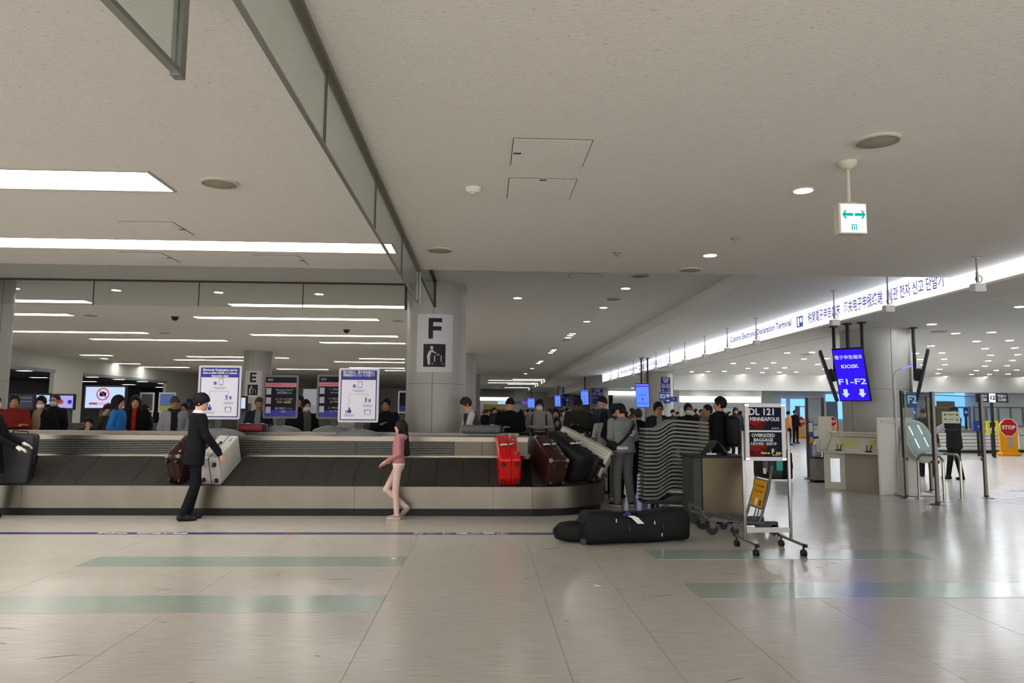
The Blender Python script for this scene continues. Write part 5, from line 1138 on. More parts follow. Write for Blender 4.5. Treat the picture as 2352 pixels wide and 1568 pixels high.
# ================================================================== people: one continuous surface each, grown from a distance field
def smin(a, b, k):
    h = np.clip(.5+.5*(b-a)/k, 0, 1); return b+(a-b)*h-k*h*(1-h)
class Field:
    def __init__(s, lo, hi, h):
        s.h = h; s.lo = np.array(lo, np.float32); s.n = (np.ceil((np.array(hi)-s.lo)/h)+1).astype(int)
        s.ax = [s.lo[i]+h*np.arange(s.n[i], dtype=np.float32) for i in range(3)]; s.f = {}; s.order = []
    def _sl(s, lo, hi):
        a = np.clip(np.floor((np.array(lo)-s.lo)/s.h).astype(int), 0, s.n-1); b = np.clip(np.ceil((np.array(hi)-s.lo)/s.h).astype(int)+1, 1, s.n)
        return tuple(slice(a[i], b[i]) for i in range(3))
    def put(s, g, lo, hi, fn, k):
        m = .05; sl = s._sl(np.array(lo)-m, np.array(hi)+m)
        if any(q.stop <= q.start for q in sl): return
        X = s.ax[0][sl[0]][:, None, None]; Y = s.ax[1][sl[1]][None, :, None]; Z = s.ax[2][sl[2]][None, None, :]
        d = fn(X, Y, Z)
        if g not in s.f: s.f[g] = np.full(tuple(s.n), .2, np.float32); s.order.append(g)
        cur = s.f[g][sl]; s.f[g][sl] = smin(cur, d, k) if k > 0 else np.minimum(cur, d)
    def cap(s, g, a, b, ra, rb=None, k=.02):
        rb = ra if rb is None else rb; a = np.array(a, float); b = np.array(b, float); R = max(ra, rb); ba = b-a; L2 = max(1e-9, ba.dot(ba))
        def fn(X, Y, Z):
            t = np.clip(((X-a[0])*ba[0]+(Y-a[1])*ba[1]+(Z-a[2])*ba[2])/L2, 0, 1)
            return np.sqrt((X-a[0]-t*ba[0])**2+(Y-a[1]-t*ba[1])**2+(Z-a[2]-t*ba[2])**2)-(ra+(rb-ra)*t)
        s.put(g, np.minimum(a, b)-R, np.maximum(a, b)+R, fn, k)
    def ell(s, g, c, r, Rm=None, k=.02, cuts=(), tuft=0.0):
        c = np.array(c, float); r = np.array(r, float); Rm = np.eye(3) if Rm is None else np.array(Rm); R = r.max()
        def fn(X, Y, Z):
            dx, dy, dz = X-c[0], Y-c[1], Z-c[2]
            u, v, w_ = (Rm[0, i]*dx+Rm[1, i]*dy+Rm[2, i]*dz for i in range(3))
            q = np.sqrt((u/r[0])**2+(v/r[1])**2+(w_/r[2])**2); d = (q-1)*r.min()
            if tuft: d = d-tuft*(np.sin(19*np.arctan2(u, v)+2*np.sin(30*w_))*.45*np.clip(1-w_/r[2], 0, 1)+np.sin(83*u+7)*np.sin(71*v+2)*np.sin(60*w_)*.7)
            for n_, o in cuts: d = np.maximum(d, n_[0]*u+n_[1]*v+n_[2]*w_-o)
            return d
        s.put(g, c-R, c+R, fn, k)
    def loft(s, g, prof, inv, k=.0, power=2.4):
        # prof rows: z, half width, half depth, y offset; inv maps to the torso frame
        P = np.array(prof, float); P = P[np.argsort(P[:, 0])]; inv = np.array(inv)
        fw = np.linalg.inv(inv); R = P[:, 1].max(); cs = np.array([(fw @ np.array([x, y, z, 1]))[:3] for x in (-R, R) for y in (-R, R) for z in (P[0, 0], P[-1, 0])])
        def fn(X, Y, Z):
            u, v, w_ = (inv[i, 0]*X+inv[i, 1]*Y+inv[i, 2]*Z+inv[i, 3] for i in range(3))
            hw = np.interp(w_, P[:, 0], P[:, 1]); hd = np.interp(w_, P[:, 0], P[:, 2]); yo = np.interp(w_, P[:, 0], P[:, 3])
            q = (np.abs(u/hw)**power+np.abs((v-yo)/hd)**power)**(1/power)
            return np.maximum(np.maximum((q-1)*np.minimum(hw, hd), w_-P[-1, 0]), P[0, 0]-w_)
        s.put(g, cs.min(0), cs.max(0), fn, k)
    def mesh(s, name, relabel=None):
        A = np.stack([s.f[g] for g in s.order]); V = A.min(0); Lb = A.argmin(0)
        V[0] = V[-1] = .2; V[:, 0] = V[:, -1] = .2; V[:, :, 0] = V[:, :, -1] = .2
        S = V < 0; n = [q-1 for q in V.shape]
        def C(arr, i, j, k_): return arr[i:i+n[0], j:j+n[1], k_:k_+n[2]]
        cnt = sum(C(S, i, j, k_).astype(np.int8) for i in (0, 1) for j in (0, 1) for k_ in (0, 1))
        act = (cnt > 0) & (cnt < 8); idx = np.full(act.shape, -1, np.int64); ii = np.argwhere(act); idx[act] = np.arange(len(ii))
        acc = np.zeros((len(ii), 3)); num = np.zeros(len(ii)); I, J, K = ii.T
        for ax in range(3):
            for o1 in (0, 1):
                for o2 in (0, 1):
                    o = [0, 0, 0]; oth = [q for q in range(3) if q != ax]; o[oth[0]] = o1; o[oth[1]] = o2; p = list(o); p[ax] = 1
                    a = V[I+o[0], J+o[1], K+o[2]]; b = V[I+p[0], J+p[1], K+p[2]]; cr = (a < 0) != (b < 0)
                    t = np.where(cr, a/np.where(cr, a-b, 1), 0); pt = np.tile(np.array(o, float), (len(ii), 1)); pt[:, ax] += t
                    acc += pt*cr[:, None]; num += cr
        P = (ii+acc/num[:, None])*s.h+s.lo
        # nearest corner with the lowest value gives the label
        lab = Lb[np.minimum(I+(acc[:, 0]/num > .5), V.shape[0]-1), J+(acc[:, 1]/num > .5), K+(acc[:, 2]/num > .5)]
        quads = []
        for ax in range(3):
            b, c = [(1, 2), (2, 0), (0, 1)][ax]
            sl0 = [slice(1, -1)]*3; sl0[ax] = slice(0, -1); sl1 = list(sl0); sl1[ax] = slice(1, None)
            s0, s1 = S[tuple(sl0)], S[tuple(sl1)]; e = np.argwhere(s0 != s1)
            if not len(e): continue
            off = np.array([1, 1, 1]); off[ax] = 0; base = e+off; inside = s0[tuple(e.T)]
            def cell(db, dc):
                q = base.copy(); q[:, b] -= db; q[:, c] -= dc; return idx[tuple(q.T)]
            q = np.stack([cell(1, 1), cell(0, 1), cell(0, 0), cell(1, 0)], 1)
            q[~inside] = q[~inside][:, ::-1]; quads.append(q)
        Q = np.concatenate(quads); Q = Q[(Q >= 0).all(1)]
        me = bpy.data.meshes.new(name)
        me.vertices.add(len(P)); me.vertices.foreach_set('co', P.astype(np.float32).ravel())
        me.loops.add(len(Q)*4); me.loops.foreach_set('vertex_index', Q.astype(np.int32).ravel())
        me.polygons.add(len(Q)); me.polygons.foreach_set('loop_start', np.arange(0, len(Q)*4, 4, dtype=np.int32)); me.polygons.foreach_set('loop_total', np.full(len(Q), 4, np.int32))
        if relabel is not None: lab = relabel(P, lab, s.order)
        fl = np.sort(lab[Q], 1)[:, 1]
        me.polygons.foreach_set('material_index', fl.astype(np.int32)); me.update(calc_edges=True); me.validate()
        me.polygons.foreach_set('use_smooth', np.ones(len(me.polygons), bool))
        return me
SKINS = {'a': (178, 134, 108), 'b': (152, 108, 84), 'c': (96, 66, 52), 'p': (196, 150, 126)}
def pmat(kind, rgb):
    nm = kind+'_%d_%d_%d' % rgb
    if kind == 'skin': return mat(nm, rgb, .5, var=.04, vs=30)
    if kind == 'hair': return mat(nm, rgb, .6, var=.25, vs=60, stretch=(3, 3, .4), bump=.3, bs=90, spec=.18)
    if kind == 'shoe': return mat(nm, rgb, .4, var=.05)
    return mat(nm, rgb, .85, var=.14, vs=14, bump=.5, bs=22, spec=.15)
ARMS = {'down': ((.245, .03, 1.13), (.255, -.05, .88)), 'phone': ((.26, .02, 1.14), (.07, -.26, 1.20)), 'low': ((.26, .03, 1.13), (.10, -.22, .98)),
        'cross': ((.27, -.06, 1.13), (-.09, -.20, 1.17)), 'pocket': ((.28, .06, 1.14), (.21, -.06, .93)), 'face': ((.25, -.10, 1.14), (.09, -.13, 1.44)), 'chest': ((.26, -.02, 1.12), (.03, -.20, 1.22)), 'reach': ((.22, -.14, 1.20), (.16, -.36, 1.05))}
def person(label, px, py, Y, rz, top=(20, 20, 22), bottom=(24, 24, 28), shoe=(18, 18, 18), skin='a', hair=('short', (16, 14, 14)), arms=('down', 'down'), head=(0, 0), lean=0.0, legs=None, hem=.84, inner=None, collar=None,
           mask=False, glasses=None, cap=None, hood=False, h=.0135, H=None, loc=None, bulk=1.0, sleeve=True, relabel=None, sole=None, name='person', longcoat=None, sleeve_short=False, group=None, wide=1.0, hands=True, socks=None, scarf=None):
    if loc is None:
        top_p = PY(px, py, Y); H = H or top_p.z; loc = (top_p.x, Y, 0)
    s = H/1.70
    t = thing(name, label, 'person', loc, rz, group=group); t.scale = (s, s, s)
    Fd = Field((-.62, -.62, -.01), (.62, .62, 1.84), h)
    cl, sl_ = math.cos(lean), math.sin(lean); pv = np.array([0, 0, .95])
    Tm = np.eye(4); Tm[:3, :3] = [[1, 0, 0], [0, cl, -sl_], [0, sl_, cl]]; Tm[:3, 3] = pv-Tm[:3, :3] @ pv      # lean forward (towards -y) for lean > 0
    W = lambda p: (Tm @ np.array([*p, 1]))[:3]
    inv = np.linalg.inv(Tm)
    # legs
    hipx = .088
    lg = legs or {}
    for sx, key in ((1, 'l'), (-1, 'r')):
        kn, an, ft = lg.get(key, ((.098*sx, -.01, .48), (.105*sx, .02, .085), (0, -1, 0)))
        hp = (hipx*sx, 0, .90)
        Fd.cap('bottom', hp, kn, .088*bulk, .064*bulk, .03); Fd.cap('bottom', kn, an, .064*bulk, .053*bulk, .02)
        a = np.array(an, float); fd = np.array(ft, float); fd /= np.linalg.norm(fd)
        if socks: Fd.cap('skin', a, a+np.array([0, 0, -.02]), .04, .036, .01)
        heel = a-fd*.035+np.array([0, 0, -.045]); toe = a+fd*.145+np.array([0, 0, -.050])
        Fd.cap('shoe', heel, toe, .043, .034, .02); Fd.cap('shoe', a+np.array([0, 0, -.02]), a+fd*.06+np.array([0, 0, -.04]), .045, .042, .02)
    Fd.ell('bottom', (0, .01, .93), (.165*bulk, .115*bulk, .12), k=.04)
    # torso
    b = bulk
    zh = longcoat or hem
    pr = [(zh, .185*b*wide+(.05 if longcoat else 0), .135*b+(.03 if longcoat else 0), .005), (.95, .178*b, .13*b, .005), (1.06, .168*b, .12*b, .0), (1.20, .178*b, .124*b, -.002), (1.33, .19*b, .122*b, .0), (1.40, .178*b, .105*b, .008), (1.435, .155, .085, .012), (1.455, .10, .07, .016), (1.472, .066, .06, .018)]
    Fd.loft('top', pr, inv, .02)
    # arms
    hand_pts = []
    for sx, key, ap in ((1, 'l', arms[0]), (-1, 'r', arms[1])):
        el, wr = ARMS[ap] if isinstance(ap, str) else ap
        el = W((el[0]*sx*(.9+.1*(b-1)), el[1], el[2])); wr = W((wr[0]*sx, wr[1], wr[2])) if len(wr) == 3 else np.array(wr[:3])
        sh = W((.166*b*sx, .005, 1.392)); g2 = 'skin' if sleeve_short else 'top'
        if sleeve_short:
            mid = sh+(el-sh)*.65; Fd.cap('sleeve', sh, mid, .062*b, .056*b, .03); Fd.cap('skin', mid, el, .044, .042, .02)
        else: Fd.cap('top', sh, el, .060*b, .050*b, .022)
        Fd.cap(g2, el, wr, .050*b if not sleeve_short else .042, .040*b if not sleeve_short else .030, .02)
        d = wr-el; d /= np.linalg.norm(d); lat = np.cross(d, (sx*.3, -.2, 1.0) if abs(d[2]) < .8 else (0, -1, 0)); lat /= np.linalg.norm(lat); nr = np.cross(d, lat)
        if hands:
            hw0 = wr+d*.02; Fd.cap('skin', wr-d*.01, hw0, .028, .03, .01)
            cpt = wr+d*.065; Rm = np.stack([lat, nr, d], 1); Fd.ell('skin', cpt, (.042, .021, .055), Rm, .012)
            for i, q in enumerate((-.030, -.010, .010, .030)):
                b0 = wr+d*.105+lat*q; L = (.062, .072, .068, .052)[i]; cd = d*.82+nr*.55*(-sx if False else 1); b1 = b0+d*L*.5; b2 = b1+cd/np.linalg.norm(cd)*L*.5
                Fd.cap('skin', b0, b1, .0095, .0088, .004); Fd.cap('skin', b1, b2, .0088, .008, .003)
            tb = wr+d*.04+lat*.035; Fd.cap('skin', tb, tb+d*.045+lat*.018+nr*.015, .012, .0095, .006)
        hand_pts.append(wr+d*.09)
    # head
    hy, hp_ = head; ch, sh_ = math.cos(hy), math.sin(hy); cp, sp = math.cos(hp_), math.sin(hp_)
    Rz = np.array([[ch, -sh_, 0], [sh_, ch, 0], [0, 0, 1]]); Rx = np.array([[1, 0, 0], [0, cp, -sp], [0, sp, cp]])
    HR = Tm[:3, :3] @ Rz @ Rx if abs(lean) < .5 else Rz @ Rx
    pvt = W((0, .012, 1.475)); hp2 = lambda p: pvt+HR @ (np.array(p)*.94)
    Fd.cap('skin', W((0, .02, 1.40)), hp2((0, .01, .05)), .056, .052, .02)
    Fd.ell('skin', hp2((0, .012, .135)), np.array((.077, .094, .103))*.94, HR, .02)
    Fd.ell('skin', hp2((0, -.022, .062)), np.array((.060, .066, .072))*.94, HR, .03)
    Fd.cap('skin', hp2((0, -.084, .108)), hp2((0, -.094, .080)), .009, .0115, .012)
    for sx in (-1, 1):
        Fd.ell('skin', hp2((.077*sx, .012, .10)), (.012, .022, .031), HR, .006)
        Fd.ell('eye', hp2((.031*sx, -.0805, .112)), (.0125, .008, .0065), HR, 0)
        Fd.cap('brow', hp2((.016*sx, -.089, .134)), hp2((.046*sx, -.080, .135)), .0045, .0045, 0)
    Fd.cap('lip', hp2((-.019, -.083, .045)), hp2((.019, -.083, .045)), .0055, .0055, 0)
    if hood: 
        for k in range(10):
            a0 = PI*(k/9)*1.25-PI*.125; c0 = W((.105*math.cos(a0), .035+.075*math.sin(a0), 1.43-.01*math.sin(a0))); Fd.cap('top', c0, c0+np.array([0, .0, -.01]), .042, .042, .03)
    if scarf:
        for k in range(12):
            a0 = 2*PI*k/12; c0 = W((.085*math.cos(a0), .01+.075*math.sin(a0), 1.455-.015*math.sin(-a0))); Fd.cap('scarf', c0, c0, .036, .036, .03)
    extra = {}
    def rl(P, lab, order):
        od = {g: i for i, g in enumerate(order)}; q = (inv[:3, :3] @ P.T).T+inv[:3, 3]
        lab = lab.copy()
        if inner is not None and 'top' in od:
            w0 = inner[1]; z = q[:, 2]; wz = w0*np.clip((z-.80)/.25, .75, 1)
            sel = (lab == od['top']) & (q[:, 1] < -.045) & (np.abs(q[:, 0]) < wz) & (z < 1.47) & (P[:, 2] > .3); lab[sel] = len(order)
        if collar is not None:
            sel = (lab == od['top']) & (q[:, 2] > 1.435) ; lab[sel] = len(order)+1
        if sole is not None and 'shoe' in od: lab[(lab == od['shoe']) & (P[:, 2] < .036)] = len(order)+2
        if relabel: lab = relabel(P, q, lab, od, len(order)+3)
        return lab
    me = Fd.mesh('body', rl)
    cols = {'top': ('cloth', top), 'bottom': ('cloth', bottom), 'shoe': ('shoe', shoe), 'skin': ('skin', SKINS[skin]), 'eye': ('shoe', (24, 18, 16)), 'brow': ('hair', hair[1] if hair else (40, 30, 26)), 'lip': ('skin', tuple(int(v*k_) for v, k_ in zip(SKINS[skin], (.86, .66, .66)))), 'sleeve': ('cloth', collar or top), 'scarf': ('cloth', scarf or top)}
    for g in Fd.order: me.materials.append(pmat(*cols[g]))
    me.materials.append(pmat('cloth', inner[0] if inner else top)); me.materials.append(pmat('cloth', collar or top)); me.materials.append(pmat('shoe', sole or shoe)); me.materials.append(pmat('cloth', extra_white))
    link('body', me, None, t)
    # hair and head wear (children)
    HM = Matrix.Identity(4)
    for i in range(3):
        for j in range(3): HM[i][j] = HR[i, j]*.94
    HM.translation = Vector(pvt)
    def headpiece(nm, m, build, lo=(-.16, -.2, -.05), hi=(.16, .2, .30), hh=.009):
        f2 = Field(lo, hi, hh); build(f2); m2 = f2.mesh(nm); m2.materials.append(m); o = link(nm, m2, None, t); o.matrix_local = HM; return o
    if hair:
        ht, hc = hair; hm = pmat('hair', hc)
        nrm = np.array((0, -1, -.62)); nrm /= np.linalg.norm(nrm)
        if ht in ('short', 'fringe', 'crop'):
            rad = {'short': (.091, .113, .117), 'fringe': (.097, .120, .119), 'crop': (.082, .101, .106)}[ht]; off = {'short': .066, 'fringe': .094, 'crop': .05}[ht]
            def bld(f): f.ell('h', (0, .018, .142), rad, None, 0, tuft=.0055, cuts=((tuple(nrm), off), ((0, 0, -1), .092), ((0, -.75, -.66), .070)))
            headpiece('hair', hm, bld, hh=.008)
        elif ht in ('long', 'bob'):
            zl = -.36 if ht == 'long' else -.07
            def bld(f):
                f.ell('h', (0, .018, .142), (.094, .116, .116), None, 0, tuft=.004, cuts=((tuple(nrm), .078), ((0, 0, -1), .10)))
                f.cap('h', (0, .055, .10), (0, .125 if ht == 'long' else .08, zl), .084, .066, .03)
                for sx in (-1, 1): f.cap('h', (.078*sx, .005, .14), (.10*sx, -.03 if ht == 'long' else .0, max(zl+.06, -.30)), .026, .026, .02)
            headpiece('hair', hm, bld, lo=(-.16, -.2, zl-.1), hh=.010)
        elif ht == 'beanie':
            def bld(f): f.ell('h', (0, .015, .145), (.096, .116, .122), None, 0, cuts=(((0, -.25, -.97), .020),)); f.ell('h', (0, .015, .148), (.101, .121, .05), None, .0, cuts=(((0, -.25, -.97), .028), ((0, .25, .97), .02)))
            headpiece('beanie', hm, bld, hh=.008)
        elif ht == 'cap':
            def bld(f): f.ell('h', (0, .015, .15), (.092, .112, .108), None, 0, cuts=(((0, 0, -1), .012),)); f.ell('h', (0, -.11, .145), (.075, .085, .013), None, .006)
            headpiece('cap', hm, bld, lo=(-.16, -.26, -.05), hh=.008)
            def bl2(f): f.ell('h', (0, .025, .12), (.085, .102, .10), None, 0, cuts=(((0, 0, 1), .02), ((0, -1, 0), .01), ((0, 0, -1), .075)))
            headpiece('hair', pmat('hair', (20, 17, 16)), bl2, hh=.008)
    if mask:
        def bld(f): f.ell('m', (0, -.036, .060), (.066, .079, .056), None, 0, cuts=(((0, 1, 0), .005),))
        headpiece('face_mask', mat('mask_white', (206, 206, 204), .7, var=.03), bld, hh=.008)
    if glasses:
        mb = MB()
        for sx in (-1, 1):
            mb.tube([(.034*sx+.024*math.cos(a0), -.098, .112+.018*math.sin(a0)) for a0 in [k*2*PI/10 for k in range(11)]], .0028, 5)
            mb.tube([(.058*sx, -.095, .115), (.08*sx, .0, .112)], .0028, 5)
        mb.tube([(-.01, -.1, .115), (.01, -.1, .115)], .0028, 5); o = mb.build('glasses', mat('specs_%d' % glasses[0], glasses, .3, var=0), t); o.matrix_local = HM
    t['hands'] = 0; del t['hands']
    return t, [Vector(q) for q in hand_pts], Matrix.Translation(loc) @ Euler((0, 0, rz)).to_matrix().to_4x4() @ Matrix.Scale(s, 4)
extra_white = (206, 206, 200)
def face_dir(dx, dy): return math.atan2(dx, -dy)
def phone(M, p, label):
    q = M @ p; o = MB().rbox((0, 0, 0), (.072, .15, .009), .004, 1).build('phone', m_black, loc=q, rot=(.5, 0, .2)); MB().box(-.033, .033, -.07, .07, .0046, .0052).build('display', mat('phone_glass', (40, 44, 56), .1), o); tag(o, label, 'phone')
# ------------------------------------------------------------------ main figures
leg_suit = {'l': ((.11, -.03, .48), (.10, .05, .085), (.1, -1, 0)), 'r': ((-.08, -.02, .48), (-.10, .12, .09), (0, -1, -.05))}
mp = F(455, 1190)
t, hp, M = person('man in a black suit pulling the white suitcase off the belt', 0, 0, 0, face_dir(.93, .38), top=(17, 18, 24), bottom=(15, 16, 22), shoe=(12, 12, 13), hair=('fringe', (12, 12, 13)), arms=(((.22, -.12, 1.14), (.15, -.30, .93)), ((.22, -.12, 1.12), (.13, -.30, .90))), head=(-.25, .22), lean=.06, collar=(200, 202, 206), loc=(PY(448, 1060, 10.30).x, 10.30, 0), H=1.74, h=.010, legs=leg_suit, hem=.74, skin='p')
leg_girl = {'l': ((.07, -.03, .48), (.06, .0, .085), (0, -1, 0)), 'r': ((-.06, -.21, .50), (-.06, .15, .20), (0, -.75, -.75))}
t, hp, M = person('girl in a pink hoodie and pale leggings walking beside the belt', 0, 0, 0, face_dir(-1, .02), top=(168, 112, 116), bottom=(198, 170, 160), shoe=(146, 124, 116), sole=(206, 198, 186), hair=('long', (24, 17, 15)), arms=(((.20, .03, 1.13), (.10, -.19, 1.0)), ((.20, .03, 1.12), (.07, -.20, .97))), head=(0, .03), lean=-.02, loc=(PY(915, 1060, 10.38).x, 10.38, 0), H=1.38, h=.010, legs=leg_girl, hem=.94, skin='p', bulk=.86, hood=True, glasses=(210, 196, 200), socks=True, relabel=lambda P, q, lab, od, wi: np.where((lab == od['top']) & (q[:, 2] < .972) & (np.abs(q[:, 1]) < .2), wi, lab))
def rl_grey(P, q, lab, od, wi):
    tp = od['top']; x, y, z = q.T
    u = np.clip((-x-.03)/.19, 0, 1); sw = (lab == tp) & (y > -.01) & (x < -.03) & (x > -.22) & (z < 1.245+.01*u) & (z > 1.235-.09*np.sin(np.pi*np.clip(.15+.85*u, 0, 1))**.8)
    hm = (lab == tp) & (y > 0) & (z < .985) & (z > .935) & (x > -.01); lab[sw | hm] = wi; return lab
gp = F(1432, 1163)
t, hp, M = person('man in a grey tracksuit and black cap with his back turned', 0, 0, 0, face_dir(-.35, .94), top=(120, 122, 122), bottom=(104, 105, 103), shoe=(26, 24, 26), sole=(196, 194, 188), hair=('cap', (20, 20, 22)), arms=('phone', 'low'), head=(.55, .35), lean=.06, loc=(gp.x, gp.y+.02, 0), H=1.67, h=.010, hem=.88, bulk=1.2, relabel=rl_grey, skin='a', legs={'l': ((.11, -.02, .48), (.13, .03, .085), (.35, -1, 0)), 'r': ((-.11, -.02, .48), (-.15, .02, .085), (-.4, -1, 0))})
sb_ = thing('sling_bag', 'black sling bag worn across the back of the man in grey', 'bag', t.location, t.rotation_euler.z); sb_.scale = t.scale
pts = [(-.14, .10, 1.415), (-.13, .165, 1.36), (-.03, .175, 1.22), (.08, .165, 1.10), (.16, .12, 1.02), (.19, .02, .99)]
MB().tube(pts, .026, 6, .3, up=(1, 0, .6)).build('strap', m_black, sb_, smooth=True)
MB().rbox((.21, -.01, 1.0), (.07, .26, .15), .03, 2).build('pouch', mat('pouch_brown', (32, 24, 24), .6), sb_, smooth=True)
MB().rbox((-.03, .19, 1.22), (.07, .02, .05), .006, 1).build('buckle', m_dark, sb_)
t, hp, M = person('staff member in a black uniform at the left edge of the picture', 0, 0, 0, face_dir(1, .25), top=(16, 16, 20), bottom=(15, 15, 18), shoe=(12, 12, 12), hair=('bob', (14, 13, 13)), arms=(((.24, -.10, 1.13), (.14, -.33, 1.03)), ((.24, -.1, 1.13), (.14, -.33, 1.0))), loc=(F(-8, 1186).x, 10.35, 0), H=1.70, h=.012, longcoat=.62, collar=(196, 196, 200), skin='p', relabel=lambda P, q, lab, od, wi: np.where((lab == od['skin']) & (P[:, 2] < 1.3), wi, lab))
# people behind the carousel, left to right
P_ = person
P_('man in a dark red jacket with arms folded at the far left', 34, 907, 13.55, face_dir(.5, -1), top=(108, 28, 26), bottom=(60, 48, 40), arms=('cross', 'cross'), hair=('short', (30, 28, 28)), skin='b', head=(.2, 0), bulk=1.1)
P_('masked man in an open black coat over a beige sweater', 95, 910, 14.0, face_dir(.12, -1), top=(14, 14, 16), inner=((140, 118, 92), .075), arms=('pocket', 'pocket'), hair=('short', (14, 13, 13)), mask=True, head=(.1, .12), bulk=1.12)
P_('masked man in black standing behind the beige sweater', 126, 905, 14.5, face_dir(-.1, -1), top=(22, 22, 25), arms=('down', 'down'), hair=('crop', (38, 34, 34)), mask=True, glasses=(30, 30, 30), bulk=1.08)
P_('person bending forward in a white shirt behind the belt', 172, 960, 15.1, face_dir(-1, 0), top=(190, 190, 196), arms=('reach', 'reach'), hair=('short', (20, 18, 18)), lean=1.15, H=1.55)
P_('seated person with black hair low behind the belt', 205, 958, 13.7, face_dir(.1, -1), top=(24, 23, 24), inner=((160, 140, 120), .05), hair=('fringe', (16, 14, 14)), head=(.1, .15))
P_('man in an olive jacket holding a cup to his face', 247, 928, 14.6, face_dir(.6, -.8), top=(54, 52, 44), arms=('down', 'face'), hair=('short', (18, 16, 16)), head=(.1, .3))
P_('man in a bright blue jacket with a dark backpack', 271, 908, 13.6, face_dir(1, .1), top=(40, 104, 172), hair=('bob', (14, 13, 14)), arms=('low', 'low'), lean=.06, skin='a')
P_('long-haired woman in a black coat and red top', 312, 908, 14.45, face_dir(.35, -1), top=(18, 16, 16), inner=((158, 30, 26), .035), hair=('long', (20, 16, 15)), arms=('pocket', 'low'), longcoat=.6, bulk=1.08, skin='a')
P_('dark-coated person half hidden behind the long-haired woman', 336, 928, 15.1, face_dir(1, -.2), top=(20, 20, 22), hair=('bob', (16, 15, 15)), longcoat=.6)
P_('older man in a grey jacket, knit cap and dark scarf', 403, 911, 13.8, face_dir(.45, -1), top=(132, 130, 140), hair=('beanie', (58, 60, 60)), glasses=(60, 58, 56), arms=('low', 'low'), inner=((26, 27, 30), .06), scarf=(34, 36, 38), skin='b')
P_('dark-clothed person behind the man with the scarf', 424, 925, 14.8, face_dir(-.2, -1), top=(34, 34, 36), hair=('short', (22, 20, 20)), skin='b')
P_('older man in a navy cardigan looking down', 596, 911, 13.8, face_dir(.15, -1), top=(28, 32, 48), inner=((116, 114, 112), .055), hair=('crop', (60, 54, 50)), arms=('down', 'low'), head=(.1, .42), glasses=(190, 180, 160), skin='b')
P_('tall person partly hidden by the dark Japanese board', 686, 907, 14.6, face_dir(-.2, -1), top=(22, 22, 24), hair=('short', (18, 17, 17)))
P_('masked man in a black jacket over a grey quilted vest', 704, 918, 13.9, face_dir(.55, -.9), top=(18, 18, 20), inner=((82, 80, 76), .075), hair=('short', (14, 13, 13)), mask=True, head=(.25, 0), arms=('low', 'low'))
P_('person in a white puffer jacket behind the white Japanese board', 806, 935, 14.2, face_dir(0, -1), top=(168, 168, 160), hair=('short', (22, 20, 20)), bulk=1.15, hood=True)
P_('black-jacketed man standing left of the F pillar', 886, 915, 13.75, face_dir(-.1, -1), top=(20, 22, 26), hair=('short', (16, 15, 15)), arms=('low', 'chest'), skin='b', bulk=1.12)
# centre
P_('bearded man in a grey vest bending over the carousel platform', 1096, 924, 13.75, face_dir(-1, -.25), top=(62, 64, 66), collar=(196, 186, 176), hair=('short', (56, 42, 34)), arms=(((.22, -.16, 1.16), (.14, -.34, .98)), ((.22, -.16, 1.16), (.16, -.34, .98))), lean=.32, sleeve_short=True, H=1.82, skin='p', head=(0, .2))
t, hp, M = P_('man in a black coat and beanie with his back turned', 1172, 915, 14.3, face_dir(.15, 1), top=(14, 14, 15), hair=('beanie', (12, 12, 13)), arms=(((.27, .04, 1.14), (.10, .18, 1.16)), 'phone'), longcoat=.55, bulk=1.2, head=(0, .3))
t, hp, M = P_('masked young man in a grey hoodie with folded arms', 1239, 917, 14.6, face_dir(-.12, -1), top=(128, 128, 125), bottom=(20, 20, 22), hair=('fringe', (14, 13, 13)), arms=('cross', 'cross'), mask=True, hood=True, bulk=1.08, h=.012, hem=.80)
bb = thing('crossbody_bag', 'black crossbody bag worn by the young man in the grey hoodie', 'bag', t.location, t.rotation_euler.z); bb.scale = t.scale
MB().rbox((.0, -.21, .99), (.32, .10, .17), .05, 2).build('pouch', m_nyl, bb, smooth=True)
for sx in (-1, 1): MB().tube([(sx*.12, .03, 1.455), (sx*.13, -.10, 1.40), (sx*.14, -.16, 1.25), (sx*.14, -.19, 1.04)], .018, 5, .3).build('strap', m_nyl, bb)
P_('smiling woman with white sleeves and a dark vest in the crowd', 1276, 937, 15.2, face_dir(-.1, -1), top=(176, 172, 160), inner=((24, 22, 22), .11), hair=('long', (20, 17, 16)), arms=('chest', 'down'), skin='p')
P_('child in a dark jacket in front of the smiling woman', 1279, 958, 14.7, face_dir(.1, -1), top=(40, 40, 42), hair=('bob', (24, 19, 17)), skin='a')
t, hp, M = P_('man in an olive parka and black beanie looking at his phone', 1328, 915, 14.5, face_dir(-.35, -1), top=(38, 42, 36), bottom=(18, 18, 19), hair=('beanie', (14, 14, 15)), arms=('phone', 'phone'), skin='c', head=(0, .35), bulk=1.2, hood=True, hem=.72)
phone(M, (hp[0]+hp[1])/2+Vector((0, -.02, .03)), 'dark phone held by the man in the olive parka')
P_('tall young man in a denim jacket and black beanie', 1380, 911, 14.55, face_dir(-.8, -.5), top=(46, 54, 70), hair=('beanie', (12, 12, 13)), hood=True, head=(-.1, -.05), arms=('low', 'pocket'))
P_('woman with long black hair in a pale jacket beside the denim jacket', 1385, 944, 13.65, face_dir(-.5, .85), top=(170, 164, 162), bottom=(196, 192, 190), hair=('long', (12, 11, 12)), arms=('chest', 'down'), bulk=1.05)
P_('man with glasses resting his hand on his face behind the man in grey', 1414, 928, 13.05, face_dir(.2, -1), top=(26, 24, 30), hair=('short', (16, 15, 15)), glasses=(24, 22, 22), arms=('face', 'low'), skin='b', head=(.3, .2))
